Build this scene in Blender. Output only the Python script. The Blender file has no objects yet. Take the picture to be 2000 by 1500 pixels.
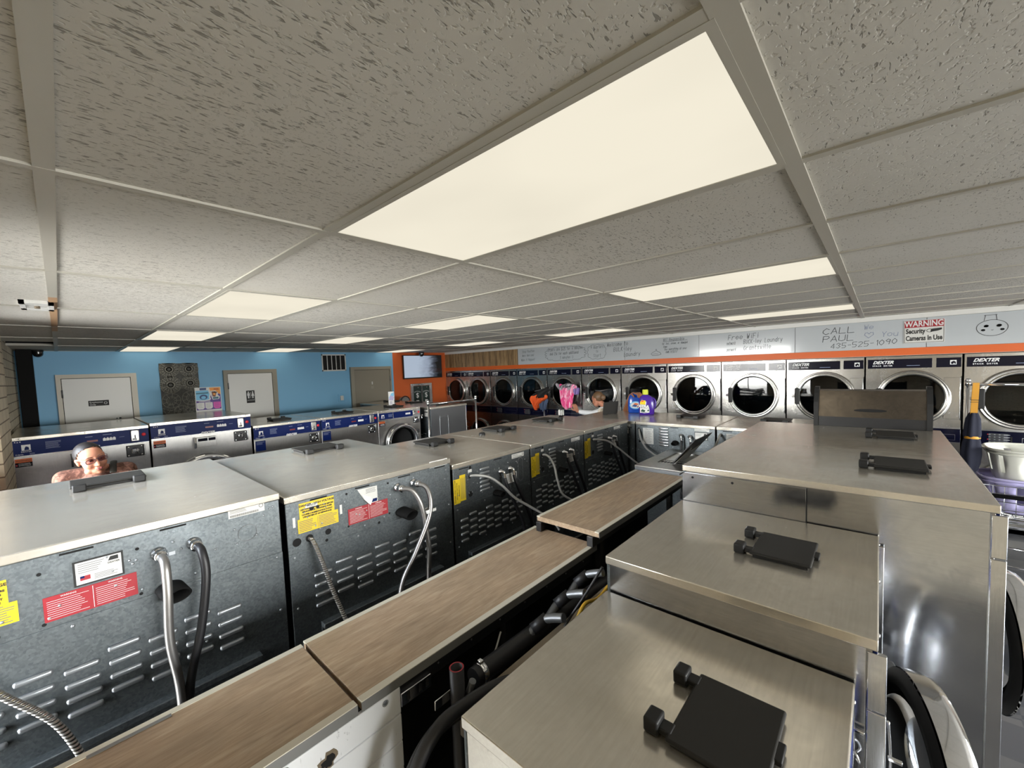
# Coin laundry: room, machines, people and loose things, built part by part (metres, floor z = 0)
WORLD_STRENGTH = 48.0
PANEL = 0.76
EXPOSURE = 0.25
import bpy, bmesh, math, random
from mathutils import Vector, Matrix, Euler
D = bpy.data
SC = bpy.context.scene
C = SC.collection
PI = math.pi
random.seed(7)

# ------------------------------------------------------------------ colours and materials
def s2l(v):
    v /= 255.0
    return v / 12.92 if v <= 0.04045 else ((v + 0.055) / 1.055) ** 2.4

def S(r, g, b):
    return (s2l(r), s2l(g), s2l(b), 1.0)

def newmat(name):
    m = D.materials.new(name)
    m.use_nodes = True
    nt = m.node_tree
    b = nt.nodes['Principled BSDF']
    return m, nt, b

def mat(name, col, rough=0.5, metal=0.0, coat=0.0, spec=0.5):
    m, nt, b = newmat(name)
    b.inputs['Base Color'].default_value = col
    b.inputs['Roughness'].default_value = rough
    b.inputs['Metallic'].default_value = metal
    b.inputs['Coat Weight'].default_value = coat
    b.inputs['Specular IOR Level'].default_value = spec
    return m

def nd(nt, kind, **kw):
    n = nt.nodes.new(kind)
    for k, v in kw.items():
        if k in n.inputs:
            n.inputs[k].default_value = v
        else:
            setattr(n, k, v)
    return n

def coords(nt, scale=(1, 1, 1), kind='Object', loc=(0, 0, 0), rot=(0, 0, 0)):
    t = nt.nodes.new('ShaderNodeTexCoord')
    mp = nt.nodes.new('ShaderNodeMapping')
    mp.inputs['Scale'].default_value = scale
    mp.inputs['Location'].default_value = loc
    mp.inputs['Rotation'].default_value = rot
    nt.links.new(t.outputs[kind], mp.inputs['Vector'])
    return mp.outputs['Vector']

def noise(nt, vec, scale=5, detail=3, rough=0.5, dist=0.0):
    n = nt.nodes.new('ShaderNodeTexNoise')
    n.inputs['Scale'].default_value = scale
    n.inputs['Detail'].default_value = detail
    n.inputs['Roughness'].default_value = rough
    n.inputs['Distortion'].default_value = dist
    nt.links.new(vec, n.inputs['Vector'])
    return n.outputs['Fac']

def ramp(nt, fac, stops):
    r = nt.nodes.new('ShaderNodeValToRGB')
    e = r.color_ramp.elements
    while len(e) > 1:
        e.remove(e[-1])
    e[0].position = stops[0][0]
    e[0].color = stops[0][1]
    for p, c in stops[1:]:
        x = e.new(p)
        x.color = c
    nt.links.new(fac, r.inputs['Fac'])
    return r.outputs['Color']

def g(v):
    return (v, v, v, 1)

def mixc(nt, fac, a, b, mode='MIX'):
    n = nt.nodes.new('ShaderNodeMix')
    n.data_type = 'RGBA'
    n.blend_type = mode
    for inp, v in ((0, fac), (6, a), (7, b)):
        if isinstance(v, (float, int)):
            n.inputs[inp].default_value = v
        elif isinstance(v, tuple):
            n.inputs[inp].default_value = v
        else:
            nt.links.new(v, n.inputs[inp])
    return n.outputs[2]

def bump(nt, b, h, strength=0.2, dist=0.01):
    n = nt.nodes.new('ShaderNodeBump')
    n.inputs['Strength'].default_value = strength
    n.inputs['Distance'].default_value = dist
    nt.links.new(h, n.inputs['Height'])
    nt.links.new(n.outputs['Normal'], b.inputs['Normal'])

def steel(name, col, rough, streak=(3, 60, 60), var=0.10, smudge=0.25, bmp=0.03, waves=0.0, metal=1.0):
    m, nt, b = newmat(name)
    b.inputs['Metallic'].default_value = metal
    v1 = coords(nt, streak)
    v2 = coords(nt)
    n1 = noise(nt, v1, 3, 4, 0.6)
    n2 = noise(nt, v2, 3.5, 4, 0.6, 1.2)
    n3 = noise(nt, v2, 14, 3, 0.5, 2.5)
    mm = mixc(nt, 0.3, n2, n3)
    lo = tuple(c * (1 - smudge) for c in col[:3]) + (1,)
    c1 = ramp(nt, mm, [(0.3, lo), (0.7, col)])
    c2 = ramp(nt, n1, [(0.25, g(0.86)), (0.75, g(1.0))])
    nt.links.new(mixc(nt, 1.0, c1, c2, 'MULTIPLY'), b.inputs['Base Color'])
    rr = ramp(nt, mm, [(0.3, g(rough + var)), (0.7, g(max(0.04, rough - var)))])
    nt.links.new(rr, b.inputs['Roughness'])
    hh = n1
    if not bmp:
        return m
    if waves:
        hh = noise(nt, v2, 2.2, 1, 0.4)
    bump(nt, b, hh, bmp, 0.01)
    return m

M = {}
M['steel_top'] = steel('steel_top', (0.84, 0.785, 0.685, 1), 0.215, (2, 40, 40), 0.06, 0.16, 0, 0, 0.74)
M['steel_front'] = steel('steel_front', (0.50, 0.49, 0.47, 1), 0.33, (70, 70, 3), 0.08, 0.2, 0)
M['steel_side'] = steel('steel_side', (0.60, 0.62, 0.66, 1), 0.15, (70, 3, 70), 0.05, 0.2, 0.06, 0.95)
M['steel_trim'] = steel('steel_trim', (0.72, 0.73, 0.75, 1), 0.2, (60, 60, 4), 0.05, 0.12, 0.02)
M['dryer_steel'] = steel('dryer_steel', (0.52, 0.505, 0.475, 1), 0.25, (70, 70, 3), 0.05, 0.12, 0)
M['hood_steel'] = steel('hood_steel', (0.30, 0.255, 0.21, 1), 0.22, (3, 60, 60), 0.08, 0.5, 0)
M['chrome'] = mat('chrome', (0.85, 0.86, 0.88, 1), 0.08, 1.0)
M['ring_steel'] = mat('ring_steel', (0.60, 0.59, 0.56, 1), 0.2, 1.0)
M['grey_metal'] = mat('grey_metal', S(120, 122, 125), 0.4, 0.7)

def galv():
    m, nt, b = newmat('galvanised')
    b.inputs['Metallic'].default_value = 0.75
    v = coords(nt)
    vo = nt.nodes.new('ShaderNodeTexVoronoi')
    vo.inputs['Scale'].default_value = 130
    nt.links.new(v, vo.inputs['Vector'])
    sp = nt.nodes.new('ShaderNodeSeparateColor')
    nt.links.new(vo.outputs['Color'], sp.inputs[0])
    c1 = ramp(nt, sp.outputs[0], [(0.0, (0.125, 0.145, 0.155, 1)), (1.0, (0.19, 0.21, 0.22, 1))])
    n = noise(nt, v, 3, 5, 0.65, 0.6)
    c2 = ramp(nt, n, [(0.3, g(0.62)), (0.7, g(1.0))])
    nt.links.new(mixc(nt, 1.0, c1, c2, 'MULTIPLY'), b.inputs['Base Color'])
    nt.links.new(ramp(nt, n, [(0.3, g(0.52)), (0.7, g(0.36))]), b.inputs['Roughness'])
    bump(nt, b, sp.outputs[0], 0.03, 0.004)
    return m
M['galv'] = galv()
M['louvre'] = mat('louvre', (0.36, 0.38, 0.40, 1), 0.38, 0.8)
M['braid'] = mat('braid', (0.36, 0.35, 0.34, 1), 0.38, 0.9)
def ribbed(name, col, per, rough, metal):
    m, nt, b = newmat(name)
    b.inputs['Base Color'].default_value = col
    b.inputs['Roughness'].default_value = rough
    b.inputs['Metallic'].default_value = metal
    w = nt.nodes.new('ShaderNodeTexWave')
    w.bands_direction = 'Z'
    w.inputs['Scale'].default_value = per
    nt.links.new(coords(nt), w.inputs['Vector'])
    bump(nt, b, w.outputs['Fac'], 1.0, 0.006)
    return m
M['conduit'] = ribbed('conduit', (0.42, 0.40, 0.37, 1), 30, 0.35, 0.9)
M['pale_conduit'] = mat('pale_conduit', S(176, 176, 172), 0.45, 0.3)
M['rubber_hose'] = mat('rubber_hose', (0.012, 0.012, 0.014, 1), 0.45)
M['black_plastic'] = mat('black_plastic', (0.014, 0.014, 0.014, 1), 0.5, 0, 0, 0.3)
M['lid_black'] = mat('lid_black', (0.020, 0.019, 0.017, 1), 0.6, 0, 0, 0.3)
M['black_rubber'] = mat('black_rubber', (0.005, 0.005, 0.005, 1), 0.7, 0, 0, 0.15)
M['black_metal'] = mat('black_metal', (0.012, 0.012, 0.013, 1), 0.4)
M['navy'] = mat('navy', S(12, 30, 84), 0.45, 0, 0, 0.15)
M['navy_dark'] = mat('navy_dark', S(10, 12, 32), 0.12, 0, 0, 0.35)
M['white_ink'] = mat('white_ink', g(0.75), 0.5)
M['pale_ink'] = mat('pale_ink', S(130, 142, 170), 0.5)
M['black_ink'] = mat('black_ink', g(0.012), 0.6)
M['grey_ink'] = mat('grey_ink', g(0.13), 0.6)
M['marker'] = mat('marker', S(52, 58, 62), 0.6)
M['orange_ink'] = mat('orange_ink', S(214, 106, 52), 0.5)
M['red_knob'] = mat('red_knob', S(206, 44, 58), 0.35)
M['led_red'] = mat('led_red', S(120, 40, 30), 0.3)
M['yellow_label'] = mat('yellow_label', S(226, 196, 30), 0.45)
M['red_label'] = mat('red_label', S(158, 28, 40), 0.45)
M['white_label'] = mat('white_label', S(214, 214, 210), 0.45)
M['green_label'] = mat('green_label', S(18, 66, 52), 0.45)
M['paper'] = mat('paper', S(226, 226, 224), 0.6)
M['white_paint'] = mat('white_paint', S(226, 226, 222), 0.35)
M['cream_trim'] = mat('cream_trim', S(206, 200, 184), 0.4)
M['grey_trim'] = mat('grey_trim', S(116, 116, 114), 0.4)
M['tan_door'] = mat('tan_door', S(138, 132, 118), 0.5)
M['taupe_frame'] = mat('taupe_frame', S(150, 145, 130), 0.5)
M['dark_hole'] = mat('dark_hole', g(0.004), 0.9)
M['drum'] = mat('drum', (0.10, 0.10, 0.105, 1), 0.45, 0.6)
M['orange_wall'] = mat('orange_wall', S(206, 98, 46), 0.5)
M['orange_band'] = mat('orange_band', S(214, 98, 34), 0.45)
M['beam_wood'] = mat('beam_wood', S(112, 100, 82), 0.7)
M['yellow_cord'] = mat('yellow_cord', S(190, 150, 40), 0.5)
M['lavender'] = mat('lavender', S(172, 166, 206), 0.45)
M['basket_white'] = mat('basket_white', S(216, 216, 206), 0.45)
M['blue_plastic'] = mat('blue_plastic', S(24, 70, 160), 0.25, 0, 0.3)
M['purple_plastic'] = mat('purple_plastic', S(66, 32, 142), 0.25, 0, 0.3)
M['lime_cap'] = mat('lime_cap', S(196, 202, 60), 0.4)
M['skin'] = mat('skin', S(170, 116, 92), 0.5, 0, 0, 0.3)
M['skin_tan'] = mat('skin_tan', S(160, 106, 76), 0.5, 0, 0, 0.3)
M['lip'] = mat('lip', S(170, 96, 92), 0.45)
M['hair_dark'] = mat('hair_dark', S(34, 31, 31), 0.5, 0, 0, 0.3)
M['hair_brown'] = mat('hair_brown', S(96, 72, 50), 0.5)
M['eye_white'] = mat('eye_white', g(0.6), 0.2)
M['iris'] = mat('iris', S(50, 30, 20), 0.2)
M['frame_brown'] = mat('frame_brown', S(52, 26, 28), 0.3)
M['jeans'] = mat('jeans', S(50, 62, 92), 0.85)
M['shoe'] = mat('shoe', S(40, 38, 38), 0.7)
M['sweater'] = mat('sweater', S(222, 224, 226), 0.9)
M['stripe_brown'] = mat('stripe_brown', S(70, 40, 30), 0.9)
M['cream_knit'] = mat('cream_knit', S(214, 204, 184), 0.9)
M['strap_black'] = mat('strap_black', S(36, 34, 28), 0.6)
M['cloth_black'] = mat('cloth_black', g(0.012), 0.9)
M['cloth_orange'] = mat('cloth_orange', S(214, 86, 30), 0.85)
M['cloth_grey'] = mat('cloth_grey', S(112, 118, 128), 0.9)
M['cloth_blue'] = mat('cloth_blue', S(70, 84, 110), 0.9)
M['cloth_purple'] = mat('cloth_purple', S(138, 118, 176), 0.85)
M['navy_cloth'] = mat('navy_cloth', S(20, 24, 42), 0.85)
M['mustard'] = mat('mustard', S(198, 142, 40), 0.6)
M['changer_green'] = mat('changer_green', S(26, 44, 40), 0.35)

def patterned(name, c0, c1, scale, lo=0.4, hi=0.6, rough=0.85, stretch=(1, 1, 1), dist=1.0):
    m, nt, b = newmat(name)
    n = noise(nt, coords(nt, stretch), scale, 3, 0.6, dist)
    nt.links.new(ramp(nt, n, [(lo, c0), (hi, c1)]), b.inputs['Base Color'])
    b.inputs['Roughness'].default_value = rough
    return m
M['tie_dye'] = patterned('tie_dye', S(236, 196, 214), S(226, 66, 134), 9, 0.36, 0.56, stretch=(2.0, 2.0, 0.6))
M['blouse'] = patterned('blouse', S(88, 56, 44), S(140, 100, 84), 34, 0.4, 0.6)
M['grey_print'] = patterned('grey_print', S(70, 70, 76), S(180, 172, 180), 16, 0.4, 0.6)

def glass(name, tint, gloss=0.06):
    m = D.materials.new(name)
    m.use_nodes = True
    nt = m.node_tree
    nt.nodes.clear()
    o = nt.nodes.new('ShaderNodeOutputMaterial')
    tr = nt.nodes.new('ShaderNodeBsdfTransparent')
    tr.inputs[0].default_value = tint
    gl = nt.nodes.new('ShaderNodeBsdfGlossy')
    gl.inputs['Roughness'].default_value = gloss
    fr = nt.nodes.new('ShaderNodeFresnel')
    fr.inputs[0].default_value = 1.5
    mx = nt.nodes.new('ShaderNodeMixShader')
    nt.links.new(fr.outputs[0], mx.inputs[0])
    nt.links.new(tr.outputs[0], mx.inputs[1])
    nt.links.new(gl.outputs[0], mx.inputs[2])
    nt.links.new(mx.outputs[0], o.inputs[0])
    return m
M['door_glass'] = glass('door_glass', (0.16, 0.19, 0.20, 1), 0.02)
M['washer_glass'] = glass('washer_glass', (0.3, 0.32, 0.34, 1), 0.02)
M['window_glass'] = glass('window_glass', (0.95, 0.96, 0.96, 1), 0.0)
M['lens'] = glass('lens', (0.50, 0.38, 0.38, 1), 0.05)
M['clear_plastic'] = glass('clear_plastic', (0.86, 0.88, 0.9, 1), 0.05)
M['screen'] = mat('screen', g(0.012), 0.16, 0, 0.5)
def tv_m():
    m, nt, b = newmat('tv_glare')
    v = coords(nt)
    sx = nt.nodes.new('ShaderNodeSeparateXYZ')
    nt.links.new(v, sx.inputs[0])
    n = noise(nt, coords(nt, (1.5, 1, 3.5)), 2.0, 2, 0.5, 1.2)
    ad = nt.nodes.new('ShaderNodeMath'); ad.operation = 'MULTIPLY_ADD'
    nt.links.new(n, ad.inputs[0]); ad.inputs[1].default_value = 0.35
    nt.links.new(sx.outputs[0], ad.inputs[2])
    c = ramp(nt, ad.outputs[0], [(0.0, S(176, 190, 208)), (0.30, S(150, 162, 180)), (0.48, S(70, 76, 88)), (0.62, S(16, 18, 20))])  # glowing pale gradient stands for the window reflection on the screen
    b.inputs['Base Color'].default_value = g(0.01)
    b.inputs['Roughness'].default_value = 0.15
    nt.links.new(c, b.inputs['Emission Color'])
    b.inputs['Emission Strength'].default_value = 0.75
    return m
M['tv_glare'] = tv_m()

def laminate():
    m, nt, b = newmat('wood_laminate')
    v = coords(nt, (1.2, 11, 11))
    n1 = noise(nt, v, 3.0, 6, 0.62, 1.4)
    n2 = noise(nt, coords(nt, (3, 60, 60)), 4, 3, 0.6, 0.4)
    n3 = noise(nt, coords(nt, (2, 3, 3)), 2.0, 4, 0.6, 0.5)
    c = ramp(nt, n1, [(0.28, S(138, 114, 90)), (0.5, S(176, 150, 122)), (0.72, S(200, 178, 150))])
    c = mixc(nt, 0.35, c, ramp(nt, n2, [(0.3, S(146, 122, 98)), (0.7, S(200, 178, 152))]))
    c = mixc(nt, 1.0, c, ramp(nt, n3, [(0.3, g(0.78)), (0.7, g(1.0))]), 'MULTIPLY')
    nt.links.new(c, b.inputs['Base Color'])
    nt.links.new(ramp(nt, n3, [(0.3, g(0.34)), (0.7, g(0.52))]), b.inputs['Roughness'])
    return m
M['laminate'] = laminate()
def panelling():
    m, nt, b = newmat('wood_panelling')
    n1 = noise(nt, coords(nt, (6, 16, 1.0)), 2.5, 5, 0.65, 0.9)
    n2 = noise(nt, coords(nt, (1, 9.5, 0.02)), 1.0, 0, 0.5)
    c = ramp(nt, n1, [(0.3, S(96, 74, 48)), (0.55, S(168, 138, 98)), (0.75, S(198, 170, 126))])
    c = mixc(nt, 1.0, c, ramp(nt, n2, [(0.3, g(0.6)), (0.55, g(1.0))]), 'MULTIPLY')
    nt.links.new(c, b.inputs['Base Color'])
    b.inputs['Roughness'].default_value = 0.5
    return m
M['panelling'] = panelling()

def tiles():
    m, nt, b = newmat('ceiling_tile')
    v = coords(nt, (50, 170, 1))
    n1 = noise(nt, v, 1.0, 2, 0.55, 0.35)
    n2 = noise(nt, coords(nt, (1, 1, 1)), 90, 2, 0.5, 0.0)
    n3 = noise(nt, coords(nt, (0.9, 0.9, 1)), 1.1, 0, 0.5, 0.0)
    thr = ramp(nt, n3, [(0.35, g(0.0)), (0.65, g(0.07))])
    mth = nt.nodes.new('ShaderNodeMath')
    mth.operation = 'SUBTRACT'
    nt.links.new(n1, mth.inputs[0])
    nt.links.new(thr, mth.inputs[1])
    pit = ramp(nt, mth.outputs[0], [(0.585, g(1.0)), (0.63, g(0.0))])
    spk = ramp(nt, n2, [(0.32, g(0.80)), (0.42, g(1.0))])
    hole = mixc(nt, 1.0, pit, spk, 'MULTIPLY')
    stain = ramp(nt, noise(nt, coords(nt, (0.5, 0.5, 1)), 2, 4, 0.6), [(0.35, S(196, 193, 184)), (0.7, S(206, 204, 197))])
    c = mixc(nt, hole, S(142, 139, 131), stain)
    nt.links.new(c, b.inputs['Base Color'])
    b.inputs['Roughness'].default_value = 0.85
    bump(nt, b, hole, 0.5, 0.006)
    return m
M['tile'] = tiles()
M['tbar'] = mat('tbar', S(180, 177, 166), 0.45)
M['tbar_rust'] = mat('tbar_rust', S(176, 142, 108), 0.6)

def brick():
    m, nt, b = newmat('brick')
    t = nt.nodes.new('ShaderNodeTexCoord')
    sx = nt.nodes.new('ShaderNodeSeparateXYZ')
    nt.links.new(t.outputs['Object'], sx.inputs[0])
    ad = nt.nodes.new('ShaderNodeMath')
    nt.links.new(sx.outputs[0], ad.inputs[0])
    nt.links.new(sx.outputs[1], ad.inputs[1])
    cb = nt.nodes.new('ShaderNodeCombineXYZ')
    nt.links.new(ad.outputs[0], cb.inputs[0])
    nt.links.new(sx.outputs[2], cb.inputs[1])
    br = nt.nodes.new('ShaderNodeTexBrick')
    br.inputs['Scale'].default_value = 1.0
    br.inputs['Brick Width'].default_value = 0.30
    br.inputs['Row Height'].default_value = 0.098
    br.inputs['Mortar Size'].default_value = 0.006
    br.inputs['Color1'].default_value = S(206, 192, 166)
    br.inputs['Color2'].default_value = S(216, 204, 180)
    br.inputs['Mortar'].default_value = S(128, 114, 96)
    nt.links.new(cb.outputs[0], br.inputs['Vector'])
    nt.links.new(br.outputs['Color'], b.inputs['Base Color'])
    b.inputs['Roughness'].default_value = 0.85
    bump(nt, b, br.outputs['Fac'], -0.5, 0.01)
    return m
M['brick'] = brick()
def painted(name, col):
    m, nt, b = newmat(name)
    n = noise(nt, coords(nt), 60, 3, 0.6)
    b.inputs['Base Color'].default_value = col
    b.inputs['Roughness'].default_value = 0.5
    bump(nt, b, n, 0.06, 0.004)
    return m
M['blue_wall'] = painted('blue_wall', S(128, 190, 230))
M['cream_wall'] = painted('cream_wall', S(214, 210, 200))
M['whiteboard'] = mat('whiteboard', S(190, 196, 200), 0.14, 0, 0.2)
def floor_m():
    m, nt, b = newmat('floor_tile')
    ch = nt.nodes.new('ShaderNodeTexChecker')
    ch.inputs['Scale'].default_value = 3.28
    ch.inputs['Color1'].default_value = S(96, 95, 94)
    ch.inputs['Color2'].default_value = S(82, 82, 84)
    nt.links.new(coords(nt), ch.inputs['Vector'])
    nt.links.new(ch.outputs[0], b.inputs['Base Color'])
    b.inputs['Roughness'].default_value = 0.25
    return m
M['floor'] = floor_m()
def shiplap_m():
    m, nt, b = newmat('white_board_paint')
    n = noise(nt, coords(nt, (10, 10, 3)), 4, 4, 0.7, 1.0)
    nt.links.new(ramp(nt, n, [(0.24, S(120, 122, 124)), (0.34, S(226, 228, 230))]), b.inputs['Base Color'])
    b.inputs['Roughness'].default_value = 0.4
    return m
M['shiplap'] = shiplap_m()

def emit(name, col, st):
    m = D.materials.new(name)
    m.use_nodes = True
    nt = m.node_tree
    nt.nodes.clear()
    o = nt.nodes.new('ShaderNodeOutputMaterial')
    e = nt.nodes.new('ShaderNodeEmission')
    n = noise(nt, coords(nt, (2.2, 1.6, 1), loc=(0.3, 0.1, 0)), 1.0, 2, 0.4)
    nt.links.new(ramp(nt, n, [(0.35, tuple(c * 0.93 for c in col[:3]) + (1,)), (0.6, col)]), e.inputs[0])
    e.inputs[1].default_value = st
    nt.links.new(e.outputs[0], o.inputs[0])
    return m
M['diffuser'] = emit('diffuser', (1.0, 0.93, 0.76, 1), PANEL)
def art_m():
    m, nt, b = newmat('lace_relief')
    b.inputs['Base Color'].default_value = S(92, 92, 88)
    b.inputs['Roughness'].default_value = 0.75
    n = noise(nt, coords(nt), 30, 4, 0.7)
    nt.links.new(ramp(nt, n, [(0.3, S(70, 70, 67)), (0.7, S(104, 104, 100))]), b.inputs['Base Color'])
    return m
M['art_dark'] = art_m()
M['art_light'] = mat('art_light', S(150, 148, 138), 0.8)
for nm, c in dict(p_blue=(120, 190, 226), p_navy=(44, 70, 120), p_orange=(240, 160, 70), p_purple=(88, 66, 140), p_pink=(222, 90, 180), p_brown=(120, 70, 50), p_teal=(60, 110, 130)).items():
    M[nm] = mat(nm, S(*c), 0.5)
# ------------------------------------------------------------------ geometry helper
def catmull(pts, sub=8):
    P = [Vector(p) for p in pts]
    if len(P) < 3:
        return P
    out = []
    for i in range(len(P) - 1):
        p0 = P[max(i - 1, 0)]
        p1 = P[i]
        p2 = P[i + 1]
        p3 = P[min(i + 2, len(P) - 1)]
        for k in range(sub):
            t = k / sub
            out.append(0.5 * ((2 * p1) + (p2 - p0) * t + (2 * p0 - 5 * p1 + 4 * p2 - p3) * t * t + (3 * p1 - p0 - 3 * p2 + p3) * t ** 3))
    out.append(P[-1])
    return out

class G:
    def __init__(s):
        s.bm = bmesh.new()
        s.mats = []
        s.X = Matrix()

    def mi(s, m):
        m = M[m] if isinstance(m, str) else m
        if m not in s.mats:
            s.mats.append(m)
        return s.mats.index(m)

    def v(s, p):
        return s.bm.verts.new(s.X @ Vector(p))

    def face(s, m, pts, smooth=False):
        f = s.bm.faces.new([s.v(p) for p in pts])
        f.material_index = s.mi(m)
        f.smooth = smooth
        return f

    def box(s, m, x0, x1, y0, y1, z0, z1, bev=0.0, seg=2):
        k = s.mi(m)
        if x0 > x1: x0, x1 = x1, x0
        if y0 > y1: y0, y1 = y1, y0
        if z0 > z1: z0, z1 = z1, z0
        vs = [s.v((x, y, z)) for x in (x0, x1) for y in (y0, y1) for z in (z0, z1)]
        fs = []
        for q in ((0, 1, 3, 2), (4, 6, 7, 5), (0, 4, 5, 1), (2, 3, 7, 6), (0, 2, 6, 4), (1, 5, 7, 3)):
            f = s.bm.faces.new([vs[i] for i in q])
            f.material_index = k
            fs.append(f)
        if bev:
            es = list({e for f in fs for e in f.edges})
            r = bmesh.ops.bevel(s.bm, geom=es, offset=bev, segments=seg, profile=0.5, affect='EDGES', clamp_overlap=True)
            for f in r['faces']:
                f.material_index = k
                f.smooth = True
        return s

    def prism(s, m, poly, fn, d0, d1, smooth=False):
        """poly: 2D points (counter-clockwise); fn(a, b, d) -> point"""
        k = s.mi(m)
        A = [s.v(fn(a, b, d0)) for a, b in poly]
        B = [s.v(fn(a, b, d1)) for a, b in poly]
        n = len(poly)
        fs = [s.bm.faces.new(A[::-1]), s.bm.faces.new(B)]
        for i in range(n):
            f = s.bm.faces.new([A[i], A[(i + 1) % n], B[(i + 1) % n], B[i]])
            f.smooth = smooth
            fs.append(f)
        for f in fs:
            f.material_index = k
        bmesh.ops.recalc_face_normals(s.bm, faces=fs)
        return s

    def lathe(s, m, prof, o=(0, 0, 0), axis=(0, 0, 1), n=32, caps=(False, False), ref=None, sx=1.0, sy=1.0, arc=None):
        """prof: [(radius, height along axis)]"""
        k = s.mi(m)
        o = Vector(o)
        a = Vector(axis).normalized()
        r = Vector(ref) if ref else (Vector((0, 0, 1)) if abs(a.z) < 0.9 else Vector((1, 0, 0)))
        u = (r - a * r.dot(a)).normalized()
        w = a.cross(u)
        rings = []
        for rad, h in prof:
            rings.append([s.v(o + a * h + (u * math.cos(t) * sx + w * math.sin(t) * sy) * rad) for t in [2 * PI * i / n for i in range(n)]])
        for i in range(len(rings) - 1):
            for j in range(n):
                f = s.bm.faces.new([rings[i][j], rings[i][(j + 1) % n], rings[i + 1][(j + 1) % n], rings[i + 1][j]])
                f.material_index = k
                f.smooth = True
        if caps[0]:
            f = s.bm.faces.new(rings[0][::-1]); f.material_index = k
        if caps[1]:
            f = s.bm.faces.new(rings[-1]); f.material_index = k
        return s

    def cyl(s, m, p0, p1, r0, r1=None, n=16):
        p0 = Vector(p0); p1 = Vector(p1)
        r1 = r0 if r1 is None else r1
        return s.lathe(m, [(r0, 0), (r1, (p1 - p0).length)], p0, p1 - p0, n, (True, True))

    def tube(s, m, pts, r, n=8, smooth=True, sub=8, flat=1.0):
        k = s.mi(m)
        P = catmull(pts, sub) if smooth else [Vector(p) for p in pts]
        if isinstance(r, (int, float)):
            R = [r] * len(P)
        else:
            R = [r[min(len(r) - 1, int(i / max(1, len(P) - 1) * (len(r) - 1) + 0.5))] for i in range(len(P))]
        u = None
        rings = []
        for i, p in enumerate(P):
            t = (P[min(i + 1, len(P) - 1)] - P[max(i - 1, 0)]).normalized()
            if u is None:
                a = Vector((0, 0, 1)) if abs(t.z) < 0.9 else Vector((1, 0, 0))
                u = (a - t * a.dot(t)).normalized()
            else:
                u = (u - t * u.dot(t)).normalized()
            w = t.cross(u)
            rings.append([s.v(p + (u * math.cos(q) * flat + w * math.sin(q)) * R[i]) for q in [2 * PI * j / n for j in range(n)]])
        for i in range(len(rings) - 1):
            for j in range(n):
                f = s.bm.faces.new([rings[i][j], rings[i][(j + 1) % n], rings[i + 1][(j + 1) % n], rings[i + 1][j]])
                f.material_index = k
                f.smooth = True
        f = s.bm.faces.new(rings[0][::-1]); f.material_index = k
        f = s.bm.faces.new(rings[-1]); f.material_index = k
        return s

    def ball(s, m, c, r, n=16, k=10, R=None):
        km = s.mi(m)
        if isinstance(r, (int, float)):
            r = (r, r, r)
        T = Matrix.Translation(Vector(c)) @ (R.to_4x4() if R else Matrix()) @ Matrix.Diagonal((r[0], r[1], r[2], 1))
        ret = bmesh.ops.create_uvsphere(s.bm, u_segments=n, v_segments=k, radius=1.0, matrix=s.X @ T)
        for vv in ret['verts']:
            for f in vv.link_faces:
                f.material_index = km
                f.smooth = True
        return s

    def text(s, m, body, size, T, shear=0.0, align='CENTER', off=0.0, space=1.0, ext=0.0006, sx=1.0):
        cu = D.curves.new('t', 'FONT')
        cu.body = body
        cu.size = size
        cu.shear = shear
        cu.align_x = align
        cu.align_y = 'CENTER'
        cu.offset = off
        cu.space_character = space
        cu.resolution_u = 3
        cu.extrude = ext
        o = D.objects.new('t', cu)
        me = o.to_mesh()
        k = s.mi(m)
        X = s.X @ T @ Matrix.Diagonal((sx, 1, 1, 1))
        vs = [s.bm.verts.new(X @ v.co) for v in me.vertices]
        for p in me.polygons:
            try:
                f = s.bm.faces.new([vs[i] for i in p.vertices])
                f.material_index = k
            except ValueError:
                pass
        o.to_mesh_clear()
        D.objects.remove(o)
        D.curves.remove(cu)
        return s

    def ink(s, m, poly, w, fn):
        """thin marker line; fn(a, b) -> (point, normal offset included)"""
        k = s.mi(m)
        for i in range(len(poly) - 1):
            a = Vector(poly[i]); b = Vector(poly[i + 1])
            d = b - a
            if d.length < 1e-6:
                continue
            d.normalize()
            nrm = Vector((-d.y, d.x)) * w / 2
            e = d * w * 0.35
            f = s.bm.faces.new([s.v(fn(*q)) for q in (a - e - nrm, b + e - nrm, b + e + nrm, a - e + nrm)])
            f.material_index = k
        return s

    def build(s, name, parent=None, loc=None, rotz=None):
        me = D.meshes.new(name)
        s.bm.to_mesh(me)
        s.bm.free()
        for m in s.mats:
            me.materials.append(m)
        o = D.objects.new(name, me)
        C.objects.link(o)
        if parent:
            o.parent = parent
        if loc is not None:
            o.location = loc
        if rotz is not None:
            o.rotation_euler = (0, 0, rotz)
        return o

def thing(name, label, cat, loc=(0, 0, 0), rotz=0.0, group=None, rot=None):
    o = D.objects.new(name, None)
    o.empty_display_size = 0.05
    C.objects.link(o)
    o.location = loc
    o.rotation_euler = rot if rot else (0, 0, rotz)
    return tag(o, label, cat, group)

def tag(o, label, cat, group=None):
    o['label'] = label
    o['category'] = cat
    if group:
        o['group'] = group
    return o

def struct(o, label, cat):
    o['kind'] = 'structure'
    o['label'] = label
    o['category'] = cat
    return o

def copy_tree(o, parent=None):
    c = o.copy()
    C.objects.link(c)
    if parent:
        c.parent = parent
    for ch in list(o.children):
        copy_tree(ch, c)
    return c

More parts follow.
